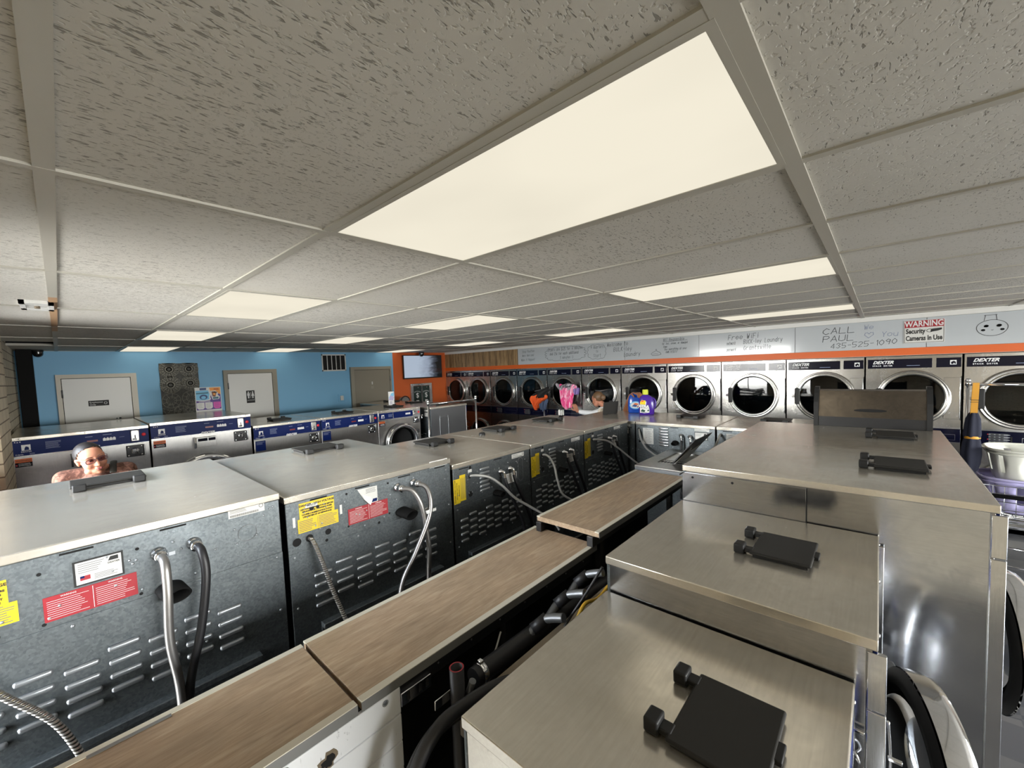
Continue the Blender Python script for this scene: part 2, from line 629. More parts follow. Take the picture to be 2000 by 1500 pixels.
# matrices that stand text up: reading direction, up direction, origin
def TM(o, right, up):
    r = Vector(right).normalized()
    u = Vector(up).normalized()
    n = r.cross(u)
    m = Matrix(((r.x, u.x, n.x, o[0]), (r.y, u.y, n.y, o[1]), (r.z, u.z, n.z, o[2]), (0, 0, 0, 1)))
    return m

# ------------------------------------------------------------------ handwriting
GL = {
'a': "4G1G0F0D1C3C4D;4G4C", 'b': "0I0C;0F2G4F4D2C0D", 'c': "4F2G0F0D2C4D", 'd': "4I4C;4F2G0F0D2C4D", 'e': "0E4E4F2G0F0D2C4D",
'f': "3I2I1H1C;0G3G", 'g': "4F2G0F0D2C4D;4G4B2A0B", 'h': "0I0C;0F2G4F4C", 'i': "1G1C;1I1H", 'k': "0I0C;4G0E4C", 'l': "1I1D2C",
'm': "0G0C;0F1G2F2C;2F3G4F4C", 'n': "0G0C;0F2G4F4C", 'o': "2G0F0D2C4D4F2G", 'p': "0G0A;0F2G4F4D2C0D", 'q': "4G4A;4F2G0F0D2C4D",
'r': "0G0C;0F2G4G", 's': "4F2G0F4D2C0D", 't': "1I1D2C3C;0G3G", 'u': "0G0D2C4D;4G4C", 'v': "0G2C4G", 'w': "0G1C2F3C4G",
'x': "0G4C;0C4G", 'y': "0G2C;4G1A", 'z': "0G4G0C4C", 'j': "2G2B1A0B;2I2H",
'A': "0C2I4C;1E3E", 'B': "0C0I3I4H3F0F;3F4D3C0C", 'C': "4H2I0G0E2C4D", 'D': "0C0I2I4G4E2C0C", 'E': "4I0I0C4C;0F3F", 'F': "4I0I0C;0F3F",
'G': "4H2I0G0E2C4D4F2F", 'H': "0C0I;4C4I;0F4F", 'I': "2C2I", 'K': "0C0I;4I0F4C", 'L': "0I0C4C", 'M': "0C0I2E4I4C", 'N': "0C0I4C4I",
'O': "2I0G0E2C4E4G2I", 'P': "0C0I3I4H4G3F0F", 'Q': "2I0G0E2C4E4G2I;3E4C", 'R': "0C0I3I4H4G3F0F;2F4C", 'S': "4H2I0H0G4E4D2C0D",
'T': "0I4I;2I2C", 'U': "0I0D2C4D4I", 'W': "0I1C2G3C4I", 'Y': "0I2F4I;2F2C",
'0': "2I0G0E2C4E4G2I", '1': "1H2I2C", '2': "0H2I4H4G0C4C", '3': "0H2I4H2F4E2C0D", '4': "3C3I0E4E", '5': "4I0I0F3F4E3C0C", '6': "3I0F0D2C4D2F0E",
'7': "0I4I1C", '8': "2F0H2I4H2F0D2C4D2F", '9': "4G2F0G2I4H4G3C", '$': "4H2I0H0G4E4D2C0D;2J2B", '%': "4G2F1F0E1D3D4D;2H2C", '-': "0F3F", '.': "1C1D", ',': "1C0B",
'!': "1I1E;1C1D", ':': "1G1F;1D1C", ')': "0I2G2D0B", "'": "1I1G", '=': "0G3G;0E3E",
'<3': "4C0F0H2I4H6I8H8F4C",
}
GL['{'] = "4B0F0H2I4G6I8H8F4B"      # a heart
def hand(s, m, string, a0, b0, h, fn, w=0.006, slant=0.12, rise=0.0, jit=0.05, wid=0.95):
    """write string starting at (a0, b0) with capital height h"""
    u = h / 6.0
    a = 0.0
    rnd = random.Random(sum(map(ord, string)))
    for ch in string:
        if ch == ' ':
            a += 3.4 * u
            continue
        gl = GL.get(ch)
        if not gl:
            a += 3 * u
            continue
        up = rnd.uniform(-jit, jit) * h
        mx = 0
        for st in gl.split(';'):
            pl = []
            for i in range(0, len(st), 2):
                x = int(st[i]); y = ord(st[i + 1]) - 67
                mx = max(mx, x)
                x = x * wid + rnd.uniform(-jit, jit) * 3
                y = y + rnd.uniform(-jit, jit) * 3
                pl.append((a0 + a + x * u + y * u * slant, b0 + up + y * u + rise * (a + x * u)))
            s.ink(m, pl, w, fn)
        a += (mx * wid + 1.7 * min(1.0, wid * 1.5)) * u
    return a0 + a
# ------------------------------------------------------------------ room shell
CEIL = 2.53
YW = 8.69           # blue and orange end wall
XD = 6.94           # fronts of the dryers
XL = -0.46          # window wall
YF = -6.0
GX, GY = 0.625, 0.163   # ceiling grid origin
TX, TY = 0.61, 1.22

gg = G(); gg.box('floor', XL - 0.3, 7.9, YF - 0.2, YW + 0.2, -0.1, 0)
struct(gg.build('floor'), 'dark grey checked floor of the laundry', 'floor')

LIGHTS = [(i, j) for j in (0, 2, 4, 6) for i in (0, 3, 7)]
HOLE = (-2, 5)
gg = G()
for i in range(-2, 12):
    for j in range(-6, 8):
        x0 = max(GX + TX * i, XL - 0.02); x1 = min(GX + TX * (i + 1), XD + 0.02)
        y0 = max(GY + TY * j, YF); y1 = min(GY + TY * (j + 1), YW + 0.02)
        if x1 <= x0 or y1 <= y0:
            continue
        if (i, j) == HOLE:      # a tile is out here: the dark void above
            y0 += 0.62; y1 -= 0.0
            gg.face('tile', [(x0, y0 - 0.62, CEIL), (x1, y0 - 0.62, CEIL), (x1, y0, CEIL), (x0, y0, CEIL)][::-1])
            gg.face('dark_hole', [(x0, y0, CEIL + .4), (x1, y0, CEIL + .4), (x1, y1, CEIL + .4), (x0, y1, CEIL + .4)][::-1])
            for a, b in (((x0, y0), (x1, y0)), ((x1, y0), (x1, y1)), ((x1, y1), (x0, y1)), ((x0, y1), (x0, y0))):
                gg.face('dark_hole', [(a[0], a[1], CEIL), (b[0], b[1], CEIL), (b[0], b[1], CEIL + .4), (a[0], a[1], CEIL + .4)])
            continue
        gg.face('tile', [(x0, y0, CEIL), (x1, y0, CEIL), (x1, y1, CEIL), (x0, y1, CEIL)][::-1])
for i in range(-1, 11):
    w = 0.017 if i == -1 else 0.0135
    x = GX + TX * i
    if i == -1:
        x += -0.004
        gg.box('tbar', x - w, x + w, YF, 3.35, CEIL - 0.006, CEIL + 0.02)
        gg.box('tbar_rust', x - w, x + w, 3.35, 5.45, CEIL - 0.006, CEIL + 0.02)
        gg.box('tbar', x - w, x + w, 5.45, YW, CEIL - 0.006, CEIL + 0.02)
    else:
        gg.box('tbar', x - w, x + w, YF, YW, CEIL - 0.006, CEIL + 0.02)
for j in range(-5, 7):
    w = 0.019 if j == 0 else 0.0125
    y = GY + TY * j
    gg.box('tbar', XL, XD, y - w, y + w, CEIL - 0.0065, CEIL + 0.02)
gg.box('tbar', XL, XD, YW - 0.02, YW, CEIL - 0.005, CEIL + 0.02)
struct(gg.build('ceiling'), 'suspended ceiling of grey fissured tiles in metal bars', 'ceiling')

# walls ----------------------------------------------------------------
gg = G()
gg.box('blue_wall', XL - 0.2, 5.354, YW, YW + 0.12, 0, CEIL + 0.1)
gg.box('orange_wall', 5.354, 7.8, YW, YW + 0.12, 0, CEIL + 0.1)
struct(gg.build('wall_back'), 'far wall painted sky blue with an orange end', 'wall')

gg = G()
gg.box('cream_wall', XD + 0.012, 7.8, YF, YW, 2.026, CEIL + 0.1)       # bulkhead above the dryers
gg.box('cream_wall', 7.8, 7.9, YF, YW, 0, CEIL + 0.1)
struct(gg.build('wall_right'), 'bulkhead wall over the row of dryers', 'wall')
WINS = [(-5.2, -3.6), (1.9, 4.6)]
FILL_WINS = [(0.1, 2.9), (3.1, 5.9)]  # window openings added in the unseen front wall to light the far end
SILL, HEAD = 0.20, 2.47
gg = G()
gg.box('cream_wall', XL - 0.2, 7.9, YF - 0.12, YF, 0, SILL)
gg.box('cream_wall', XL - 0.2, 7.9, YF - 0.12, YF, HEAD, CEIL + 0.1)
xs = [XL - 0.2, FILL_WINS[0][0], FILL_WINS[0][1], FILL_WINS[1][0], FILL_WINS[1][1], 7.9]
for k in (0, 2, 4):
    gg.box('cream_wall', xs[k], xs[k + 1], YF - 0.12, YF, SILL, HEAD)
struct(gg.build('wall_front'), 'cream shop front wall behind the viewer', 'wall')
for n, (x0, x1) in enumerate(FILL_WINS):
    gg = G()
    gg.box('window_glass', x0, x1, YF - 0.065, YF - 0.059, SILL, HEAD)
    w = struct(gg.build('window_%d' % (n + 4)), 'large clear window added in the front wall for light', 'window')
    gg = G()
    for a, b in ((x0, x0 + 0.05), (x1 - 0.05, x1), ((x0 + x1) / 2 - 0.025, (x0 + x1) / 2 + 0.025)):
        gg.box('grey_metal', a, b, YF - 0.09, YF - 0.03, SILL, HEAD)
    for a, b in ((SILL, SILL + 0.05), (HEAD - 0.05, HEAD)):
        gg.box('grey_metal', x0, x1, YF - 0.092, YF - 0.028, a, b)
    gg.build('window_frame', w)

gg = G()
xa, xb = XL - 0.12, XL
gg.box('brick', xa, xb, YF, 4.9, 0, SILL)
gg.box('brick', xa, xb, YF, 4.9, HEAD, CEIL + 0.1)
ys = [YF] + [v for w in WINS for v in w] + [4.9]
for k in range(0, len(ys), 2):
    gg.box('brick', xa, xb, ys[k], ys[k + 1], SILL, HEAD)
gg.box('brick', xa, -0.315, 4.9, 5.85, 0, CEIL + 0.1)      # pier that juts out
gg.box('brick', xa, -0.372, 5.85, YW, 0, CEIL + 0.1)
struct(gg.build('wall_left'), 'pale brick window wall with a jutting pier', 'wall')
for n, (y0, y1) in enumerate(WINS):
    gg = G()
    gg.box('window_glass', xa + 0.055, xa + 0.061, y0, y1, SILL, HEAD)
    w = struct(gg.build('window_%d' % (n + 1)), 'large clear shop window in the brick wall', 'window')
    gg = G()
    for a, b in ((y0, y0 + 0.05), (y1 - 0.05, y1), ((y0 + y1) / 2 - 0.025, (y0 + y1) / 2 + 0.025)):
        gg.box('grey_metal', xa + 0.03, xa + 0.09, a, b, SILL, HEAD)
    for a, b in ((SILL, SILL + 0.05), (HEAD - 0.05, HEAD)):
        gg.box('grey_metal', xa + 0.028, xa + 0.092, y0, y1, a, b)
    gg.build('window_frame', w)

gg = G()
gg.box('black_rubber', -0.345, -0.205, 8.33, 8.5, 0, CEIL - 0.001, 0.006)
struct(gg.build('column_1'), 'black boxed corner post beside the brick wall', 'column')

# strips and panelling over the dryers
gg = G(); gg.box('orange_band', XD - 0.006, XD + 0.012, YF, YW, 2.03, 2.117)
struct(gg.build('trim_1'), 'narrow orange band running along above the dryers', 'trim')
gg = G(); gg.box('white_paint', XD - 0.006, XD + 0.012, YF, YW, 2.472, CEIL)
struct(gg.build('trim_2'), 'white strip between the boards and the ceiling', 'trim')
gg = G(); gg.box('panelling', XD - 0.004, XD + 0.012, 6.08, YW, 2.117, 2.472)
struct(gg.build('trim_3'), 'strip of upright wood panelling over the far dryers', 'trim')

# doors ----------------------------------------------------------------
def door(n, label, x0, x1, ztop, sx0, sx1, sz, fm, sm, hinge):
    y = YW
    gg = G()
    gg.box(sm, sx0, sx1, y - 0.045, y - 0.008, 0.02, sz, 0.003)
    d = struct(gg.build('door_%d' % n), label, 'door')
    gg = G()
    gg.box(fm, x0, sx0 - 0.006, y - 0.055, y, 0, sz + 0.006)
    gg.box(fm, sx1 + 0.006, x1, y - 0.055, y, 0, sz + 0.006)
    gg.box(fm, x0, x1, y - 0.055, y, sz + 0.006, ztop)
    gg.box('dark_hole', sx0 - 0.0058, sx1 + 0.0058, y - 0.007, y - 0.004, 0, sz + 0.0055)
    gg.build('door_frame', d)
    hx = sx0 - 0.004 if hinge < 0 else sx1 + 0.004
    for hz in (0.3, 1.05, 1.86):
        gg = G()
        gg.cyl('grey_metal', (hx, y - 0.058, hz), (hx, y - 0.058, hz + 0.11), 0.009, n=10)
        gg.build('hinge', d)
    kx = sx1 - 0.07 if hinge < 0 else sx0 + 0.07
    gg = G()
    gg.lathe('chrome', [(0.028, 0), (0.028, 0.006), (0.012, 0.012), (0.012, 0.04), (0.026, 0.05), (0.026, 0.07), (0.0, 0.078)], (kx, y - 0.045, 1.0), (0, -1, 0), 16)
    gg.build('door_knob', d)
    return d
d1 = door(1, 'white door with a small black plate, left of the grey panel', -0.025, 0.816, 2.19, 0.03, 0.742, 2.128, 'cream_trim', 'white_paint', -1)
gg = G()
y = YW - 0.046
gg.box('white_paint', 0.268, 0.493, y - 0.002, y, 1.713, 1.803)
gg.box('black_ink', 0.273, 0.488, y - 0.005, y, 1.718, 1.798, 0.002)
gg.text('white_ink', 'Employees', 0.032, TM((0.285, y - 0.006, 1.772), (1, 0, 0), (0, 0, 1)), align='LEFT')
gg.text('white_ink', 'Only', 0.032, TM((0.285, y - 0.006, 1.738), (1, 0, 0), (0, 0, 1)), align='LEFT')
gg.lathe('white_ink', [(0.013, 0.0), (0.018, 0.0)], (0.452, y - 0.0065, 1.757), (0, -1, 0), 20)
o = gg.build('door_sign', d1); o['label'] = 'black plate lettered in white'

d2 = door(2, 'white door with a black toilet sign, right of the poster', 1.947, 2.803, 2.2, 2.011, 2.718, 2.13, 'taupe_frame', 'white_paint', -1)
gg = G()
gg.box('black_ink', 2.274, 2.408, y - 0.005, y, 1.587, 1.816, 0.008)
for cx, skirt in ((2.307, 0), (2.375, 1)):
    gg.lathe('white_ink', [(0.0, 0), (0.0125, 0)], (cx, y - 0.0065, 1.785), (0, -1, 0), 16)
    if skirt:
        pl = [(-0.012, 0.0), (-0.024, -0.055), (-0.010, -0.055), (-0.010, -0.095), (0.010, -0.095), (0.010, -0.055), (0.024, -0.055), (0.012, 0.0)]
    else:
        pl = [(-0.020, 0.0), (-0.020, -0.05), (-0.012, -0.05), (-0.012, -0.095), (0.012, -0.095), (0.012, -0.05), (0.020, -0.05), (0.020, 0.0)]
    gg.face('white_ink', [(cx + a, y - 0.0065, 1.768 + b) for a, b in pl][::-1])
gg.box('white_ink', 2.339, 2.343, y - 0.0066, y - 0.005, 1.675, 1.79)
gg.text('white_ink', 'RESTROOM', 0.022, TM((2.341, y - 0.0062, 1.637), (1, 0, 0), (0, 0, 1)))
o = gg.build('door_sign', d2); o['label'] = 'black sign with two white figures'

d3 = door(3, 'taupe door beside the orange wall', 4.273, 5.266, 2.2, 4.362, 5.222, 2.13, 'taupe_frame', 'tan_door', 1)
gg = G()
gg.box('white_label', 4.758, 4.784, y - 0.004, y, 1.795, 1.86)
gg.box('taupe_frame', 4.74, 4.80, y - 0.003, y, 1.70, 1.76)
gg.build('door_sign', d3)

# ceiling lights -------------------------------------------------------
def make_light():
    t = D.objects.new('ceiling_light', None)
    C.objects.link(t)
    a, b = TX / 2 - 0.013, TY / 2 - 0.013
    f = 0.016
    gg = G()
    for x0, x1, y0, y1 in ((-a, -a + f, -b, b), (a - f, a, -b, b), (-a + f, a - f, -b, -b + f), (-a + f, a - f, b - f, b)):
        gg.box('tbar', x0, x1, y0, y1, -0.003, 0.012)
    gg.build('frame', t)
    gg = G()
    gg.box('diffuser', -a + f, a - f, -b + f, b - f, -0.001, 0.008)
    gg.build('diffuser', t)
    return t
L0 = make_light()
ROW = ['the nearest row', 'the second row', 'the third row', 'the row by the blue wall']
COL = ['on the window side', 'in the middle line', 'on the dryer side']
for k, (i, j) in enumerate(LIGHTS):
    o = L0 if k == 0 else copy_tree(L0)
    o.location = (GX + TX * (i + 0.5), GY + TY * (j + 0.5), CEIL - 0.004)
    tag(o, 'flat lit ceiling panel of %s, %s' % (ROW[(0, 2, 4, 6).index(j)], COL[(0, 3, 7).index(i)]), 'ceiling light', 'lit panels in the ceiling grid')
for k, o in enumerate([x for x in C.objects if x.name.startswith('ceiling_light')]):
    if k == 0:
        o['label'] = 'largest glowing ceiling panel, closest overhead of all the lit panels'

# ceiling vent
t = thing('ceiling_vent', 'small white square vent in the ceiling beside the brick wall', 'vent', (-0.052, 3.715, CEIL - 0.006))
gg = G()
a, b = 0.066, 0.165
for x0, x1, y0, y1 in ((-a, -a + .022, -b, b), (a - .022, a, -b, b), (-a, a, -b, -b + .07), (-a, a, b - .07, b)):
    gg.box('white_paint', x0, x1, y0, y1, -0.012, 0.006)
gg.build('frame', t)
gg = G()
gg.box('grey_trim', -a + .02, a - .02, -b + .06, b - .06, 0.0, 0.004)
for q in range(4):
    gg.box('white_paint', -a + .02, a - .02, -b + .075 + q * .05, -b + .095 + q * .05, -0.008, 0.0)
gg.build('slats', t)
gg = G()
gg.cyl('beam_wood', (0, 0, -0.02), (0, 0, 0), 0.012, n=10)
gg.build('screw_knob', t)

# dome cameras
def dome(label, x, y, r):
    t = thing('security_camera', label, 'camera', (x, y, CEIL))
    gg = G(); gg.cyl('black_plastic', (0, 0, -0.025), (0, 0, 0), r * 1.05, n=24); gg.build('base', t)
    gg = G(); gg.lathe('screen', [(r, -0.025), (r, -0.05)] + [(r * math.cos(q), -0.05 - r * math.sin(q)) for q in [PI / 2 * k / 6 for k in range(1, 7)]], n=24); gg.build('dome', t)
dome('black dome camera by the black post in the blue corner', -0.155, 8.45, 0.05)
dome('black dome camera hanging above the television', 6.05, 8.5, 0.065)

# lace panel
t = thing('wall_panel', 'tall grey lace-pattern panel between the two white doors', 'decorative panel', (1.3475, YW - 0.012, 1.12))
gg = G(); gg.box('art_dark', -0.252, 0.252, -0.012, 0.012, 0, 1.212, 0.004); gg.build('board', t)
gg = G()
rnd = random.Random(3)
for cx, cz, R in ((-.13, 1.115, .125), (.128, 1.115, .122), (-.125, .86, .135), (.135, .88, .12), (-.13, .60, .12), (.13, .63, .12), (.0, .40, .11), (-.16, .30, .10), (.17, .38, .09)):
    fade = cz > 0.7
    for rr in ((1.0, .8, .5, .25) if fade else (1.0, .55)):
        pts = []
        n = 28
        for k in range(n + 1):
            q = 2 * PI * k / n
            a = cx + R * rr * math.cos(q); b = cz + R * rr * math.sin(q)
            pts.append((max(-.25, min(.25, a)), max(0, min(1.21, b))))
        gg.ink('art_light', pts, 0.014 if fade else 0.008, lambda a, b: (a, -0.0145, b))
    for k in range(16 if fade else 9):
        q = 2 * PI * k / (16 if fade else 9)
        p = [(cx + R * r2 * math.cos(q), cz + R * r2 * math.sin(q)) for r2 in (.3, .95)]
        if all(abs(a) < .25 and 0 < b < 1.21 for a, b in p):
            gg.ink('art_light', p, 0.016 if fade else 0.008, lambda a, b: (a, -0.0142, b))
for k in range(150):
    a = rnd.uniform(-.24, .24); b = rnd.uniform(0.02, .55); q = rnd.uniform(0, 6.28)
    gg.ink('art_light', [(a, b), (a + .02 * math.cos(q), b + .02 * math.sin(q)), (a + .03 * math.cos(q + .9), b + .03 * math.sin(q + .9))], 0.006, lambda a, b: (max(-.25, min(.25, a)), -0.0142, max(0, b)))
o = gg.build('lace_relief', t)

# wall grille
t = thing('wall_vent', 'white framed vent with dark slots high on the blue wall', 'vent', (3.94, YW, 2.305))
gg = G()
for x0, x1, z0, z1 in ((-.257, -.235, -.178, .178), (.235, .257, -.178, .178), (-.257, .257, .152, .178), (-.257, .257, -.178, -.152)):
    gg.box('white_paint', x0, x1, -0.016, 0, z0, z1)
for k in range(1, 5):
    x = -.235 + .47 * k / 5
    gg.box('white_paint', x - .007, x + .007, -0.012, 0, -.155, .155)
gg.build('frame', t)
gg = G(); gg.box('dark_hole', -.24, .24, -0.004, -0.001, -.155, .155)
for k in range(12):
    gg.box('black_plastic', -.235, .235, -0.008, -0.004, -.148 + k * .026, -.140 + k * .026)
gg.build('louvres', t)

t = thing('thermostat', 'square thermostat in a blue surround beside the taupe door', 'thermostat', (4.06, YW, 1.54))
gg = G(); gg.box('blue_wall', -.075, .075, -0.012, 0, -.085, .085, 0.008); gg.build('base_plate', t)
gg = G(); gg.box('white_label', -.036, .036, -0.03, -0.012, -.05, .05, 0.006); gg.build('dial', t)

# television
t = thing('television', 'flat television with pale glare painted on its screen, hanging on the orange wall', 'television', (6.17, YW - .002, 2.166))
gg = G(); gg.box('black_plastic', -.581, .581, -0.085, -0.04, -.292, .292, 0.006); gg.build('case', t)
gg = G(); gg.box('tv_glare', -.565, .565, -0.0875, -0.084, -.262, .276); gg.build('screen', t)
gg = G(); gg.box('black_metal', -.2, .2, -0.04, -.001, -.15, .15); gg.build('bracket', t)

# change machine
t = thing('change_machine', 'twin dark green money changer set in the orange wall', 'change machine', (6.11, YW, 0))
gg = G()
gg.box('steel_trim', -.318, .318, -0.05, 0, 1.69, 1.75, 0.003)
gg.box('steel_trim', -.318, -.246, -0.05, 0, 1.0, 1.69)
gg.box('steel_trim', .236, .318, -0.05, 0, 1.0, 1.69)
gg.box('steel_trim', -.02, .026, -0.05, 0, 1.0, 1.69)
gg.box('white_paint', -.318, .318, -0.06, 0, 1.19, 1.232)
gg.build('surround', t)
for xa_, xb_ in ((-.246, -.02), (.026, .236)):
    gg = G()
    gg.box('changer_green', xa_ + .004, xb_ - .004, -0.045, 0, 1.02, 1.685)
    p = gg.build('front_panel', t)
    cx = (xa_ + xb_) / 2
    gg = G()
    for k, ch in enumerate('CHANGER'):
        q = (k - 3) * 0.32
        gg.text('white_ink', ch, 0.036, TM((cx + 0.10 * math.sin(q), -0.046, 1.50 + 0.10 * math.cos(q) * .55), (math.cos(q), 0, -math.sin(q) * .6), (math.sin(q) * .6, 0, math.cos(q))))
    gg.text('white_ink', '$', 0.17, TM((cx, -0.046, 1.45), (1, 0, 0), (0, 0, 1)))
    gg.box('white_label', cx - .04, cx + .04, -0.047, -0.044, 1.275, 1.335)
    gg.text('white_ink', '*', 0.05, TM((cx + .03, -0.046, 1.64), (1, 0, 0), (0, 0, 1)))
    gg.build('lettering', p)
    gg = G()
    gg.box('black_plastic', cx - .05, cx + .05, -0.06, -0.045, 1.335, 1.36)
    gg.build('bill_slot', p)
# ------------------------------------------------------------------ washing machines
UP = (0, 0, 1)
def bars(gg, m, fn, a0, a1, b0, b1, n, h=0.4, seed=1, short=0.3):
    """lines of small print as thin bars between b0 and b1"""
    rnd = random.Random(seed)
    st = (b1 - b0) / n
    for k in range(n):
        e = a1 - (a1 - a0) * rnd.uniform(0, short)
        bb = b0 + st * (k + .5)
        q = [(a0, bb - st * h / 2), (e, bb - st * h / 2), (e, bb + st * h / 2), (a0, bb + st * h / 2)]
        gg.face(m, [fn(a, b) for a, b in q])

def logo(gg, m, fn, a, b, r):
    """small square badge with a rearing arc"""
    gg.face(m, [fn(a + x * r, b + z * r) for x, z in ((-1, -.9), (1, -.9), (1, 1), (-1, 1))])

def soap_lid(t, u, yh, ztop, wd=0.27, ln=0.23, lift=0.0, name='soap_lid'):
    """black plate hinged at its back edge, lying on the top of a washer"""
    gg = G()
    gg.box('lid_black', -wd / 2, wd / 2, -ln, 0.0, 0.012, 0.024, 0.006)
    gg.box('black_plastic', -wd / 2 + .012, wd / 2 - .012, -ln + .012, -.01, 0.001, 0.012)
    p = gg.build(name, t, (u, yh, ztop))
    p.rotation_euler = (-lift, 0, 0)
    for sx in (-1, 1):
        gg = G()
        cx = sx * (wd / 2 - .035)
        gg.box('black_plastic', cx - .026, cx + .026, 0.02, 0.058, 0.002, 0.04, 0.006)
        gg.box('black_plastic', cx - .018, cx + .018, -0.01, 0.03, 0.010, 0.026, 0.004)
        gg.build('hinge', p)
    gg = G()
    gg.box('black_plastic', -.03, .03, -ln - .014, -ln + .004, 0.008, 0.022, 0.003)
    gg.build('latch', p)
    return p

def washer_door(t, cx, z, R, hinge_right=False, ajar=0.0):
    """chrome ring door with a glass bowl, axis towards local -y"""
    side = 1 if hinge_right else -1
    hx = cx + side * (R + .03)
    off = -side * (R + .03)
    gg = G()
    gg.lathe('chrome', [(R, 0.0), (R, 0.05), (R * .97, 0.075), (R * .88, 0.085), (R * .80, 0.078), (R * .77, 0.05), (R * .77, 0.02)], (off, 0, 0), (0, -1, 0), 56)
    gg.lathe('black_rubber', [(R * .99, -0.005), (R * .93, -0.022), (R * .80, -0.022), (R * .77, 0.02)], (off, 0, 0), (0, -1, 0), 56)
    d = gg.build('door', t, (hx, -0.02, z))
    d.rotation_euler = (0, 0, side * ajar)
    gg = G()
    gg.lathe('washer_glass', [(R * .77, 0.03)] + [(R * .74 * math.cos(q), 0.02 - R * .42 * math.sin(q)) for q in [PI / 2 * k / 8 for k in range(9)]], (off, 0, 0), (0, -1, 0), 40)
    gg.build('door_glass', d)
    gg = G()
    xx = off - side * R * .96
    gg.box('chrome', xx - .03, xx + .03, -.115, -.06, -.055, .055, 0.012)
    gg.build('door_handle', d)
    xx = off + side * (R + .005)
    for zz in (-.13, .13):
        gg = G()
        gg.box('grey_metal', xx - .03, xx + .03, -.045, .0, zz - .03, zz + .03, 0.006)
        gg.build('door_hinge', d)
    gg = G()
    gg.lathe('dark_hole', [(0, 0.0), (R * .78, 0.0)], (cx, -0.0035, z), (0, -1, 0), 40)
    gg.build('drum_opening', t)
    return d

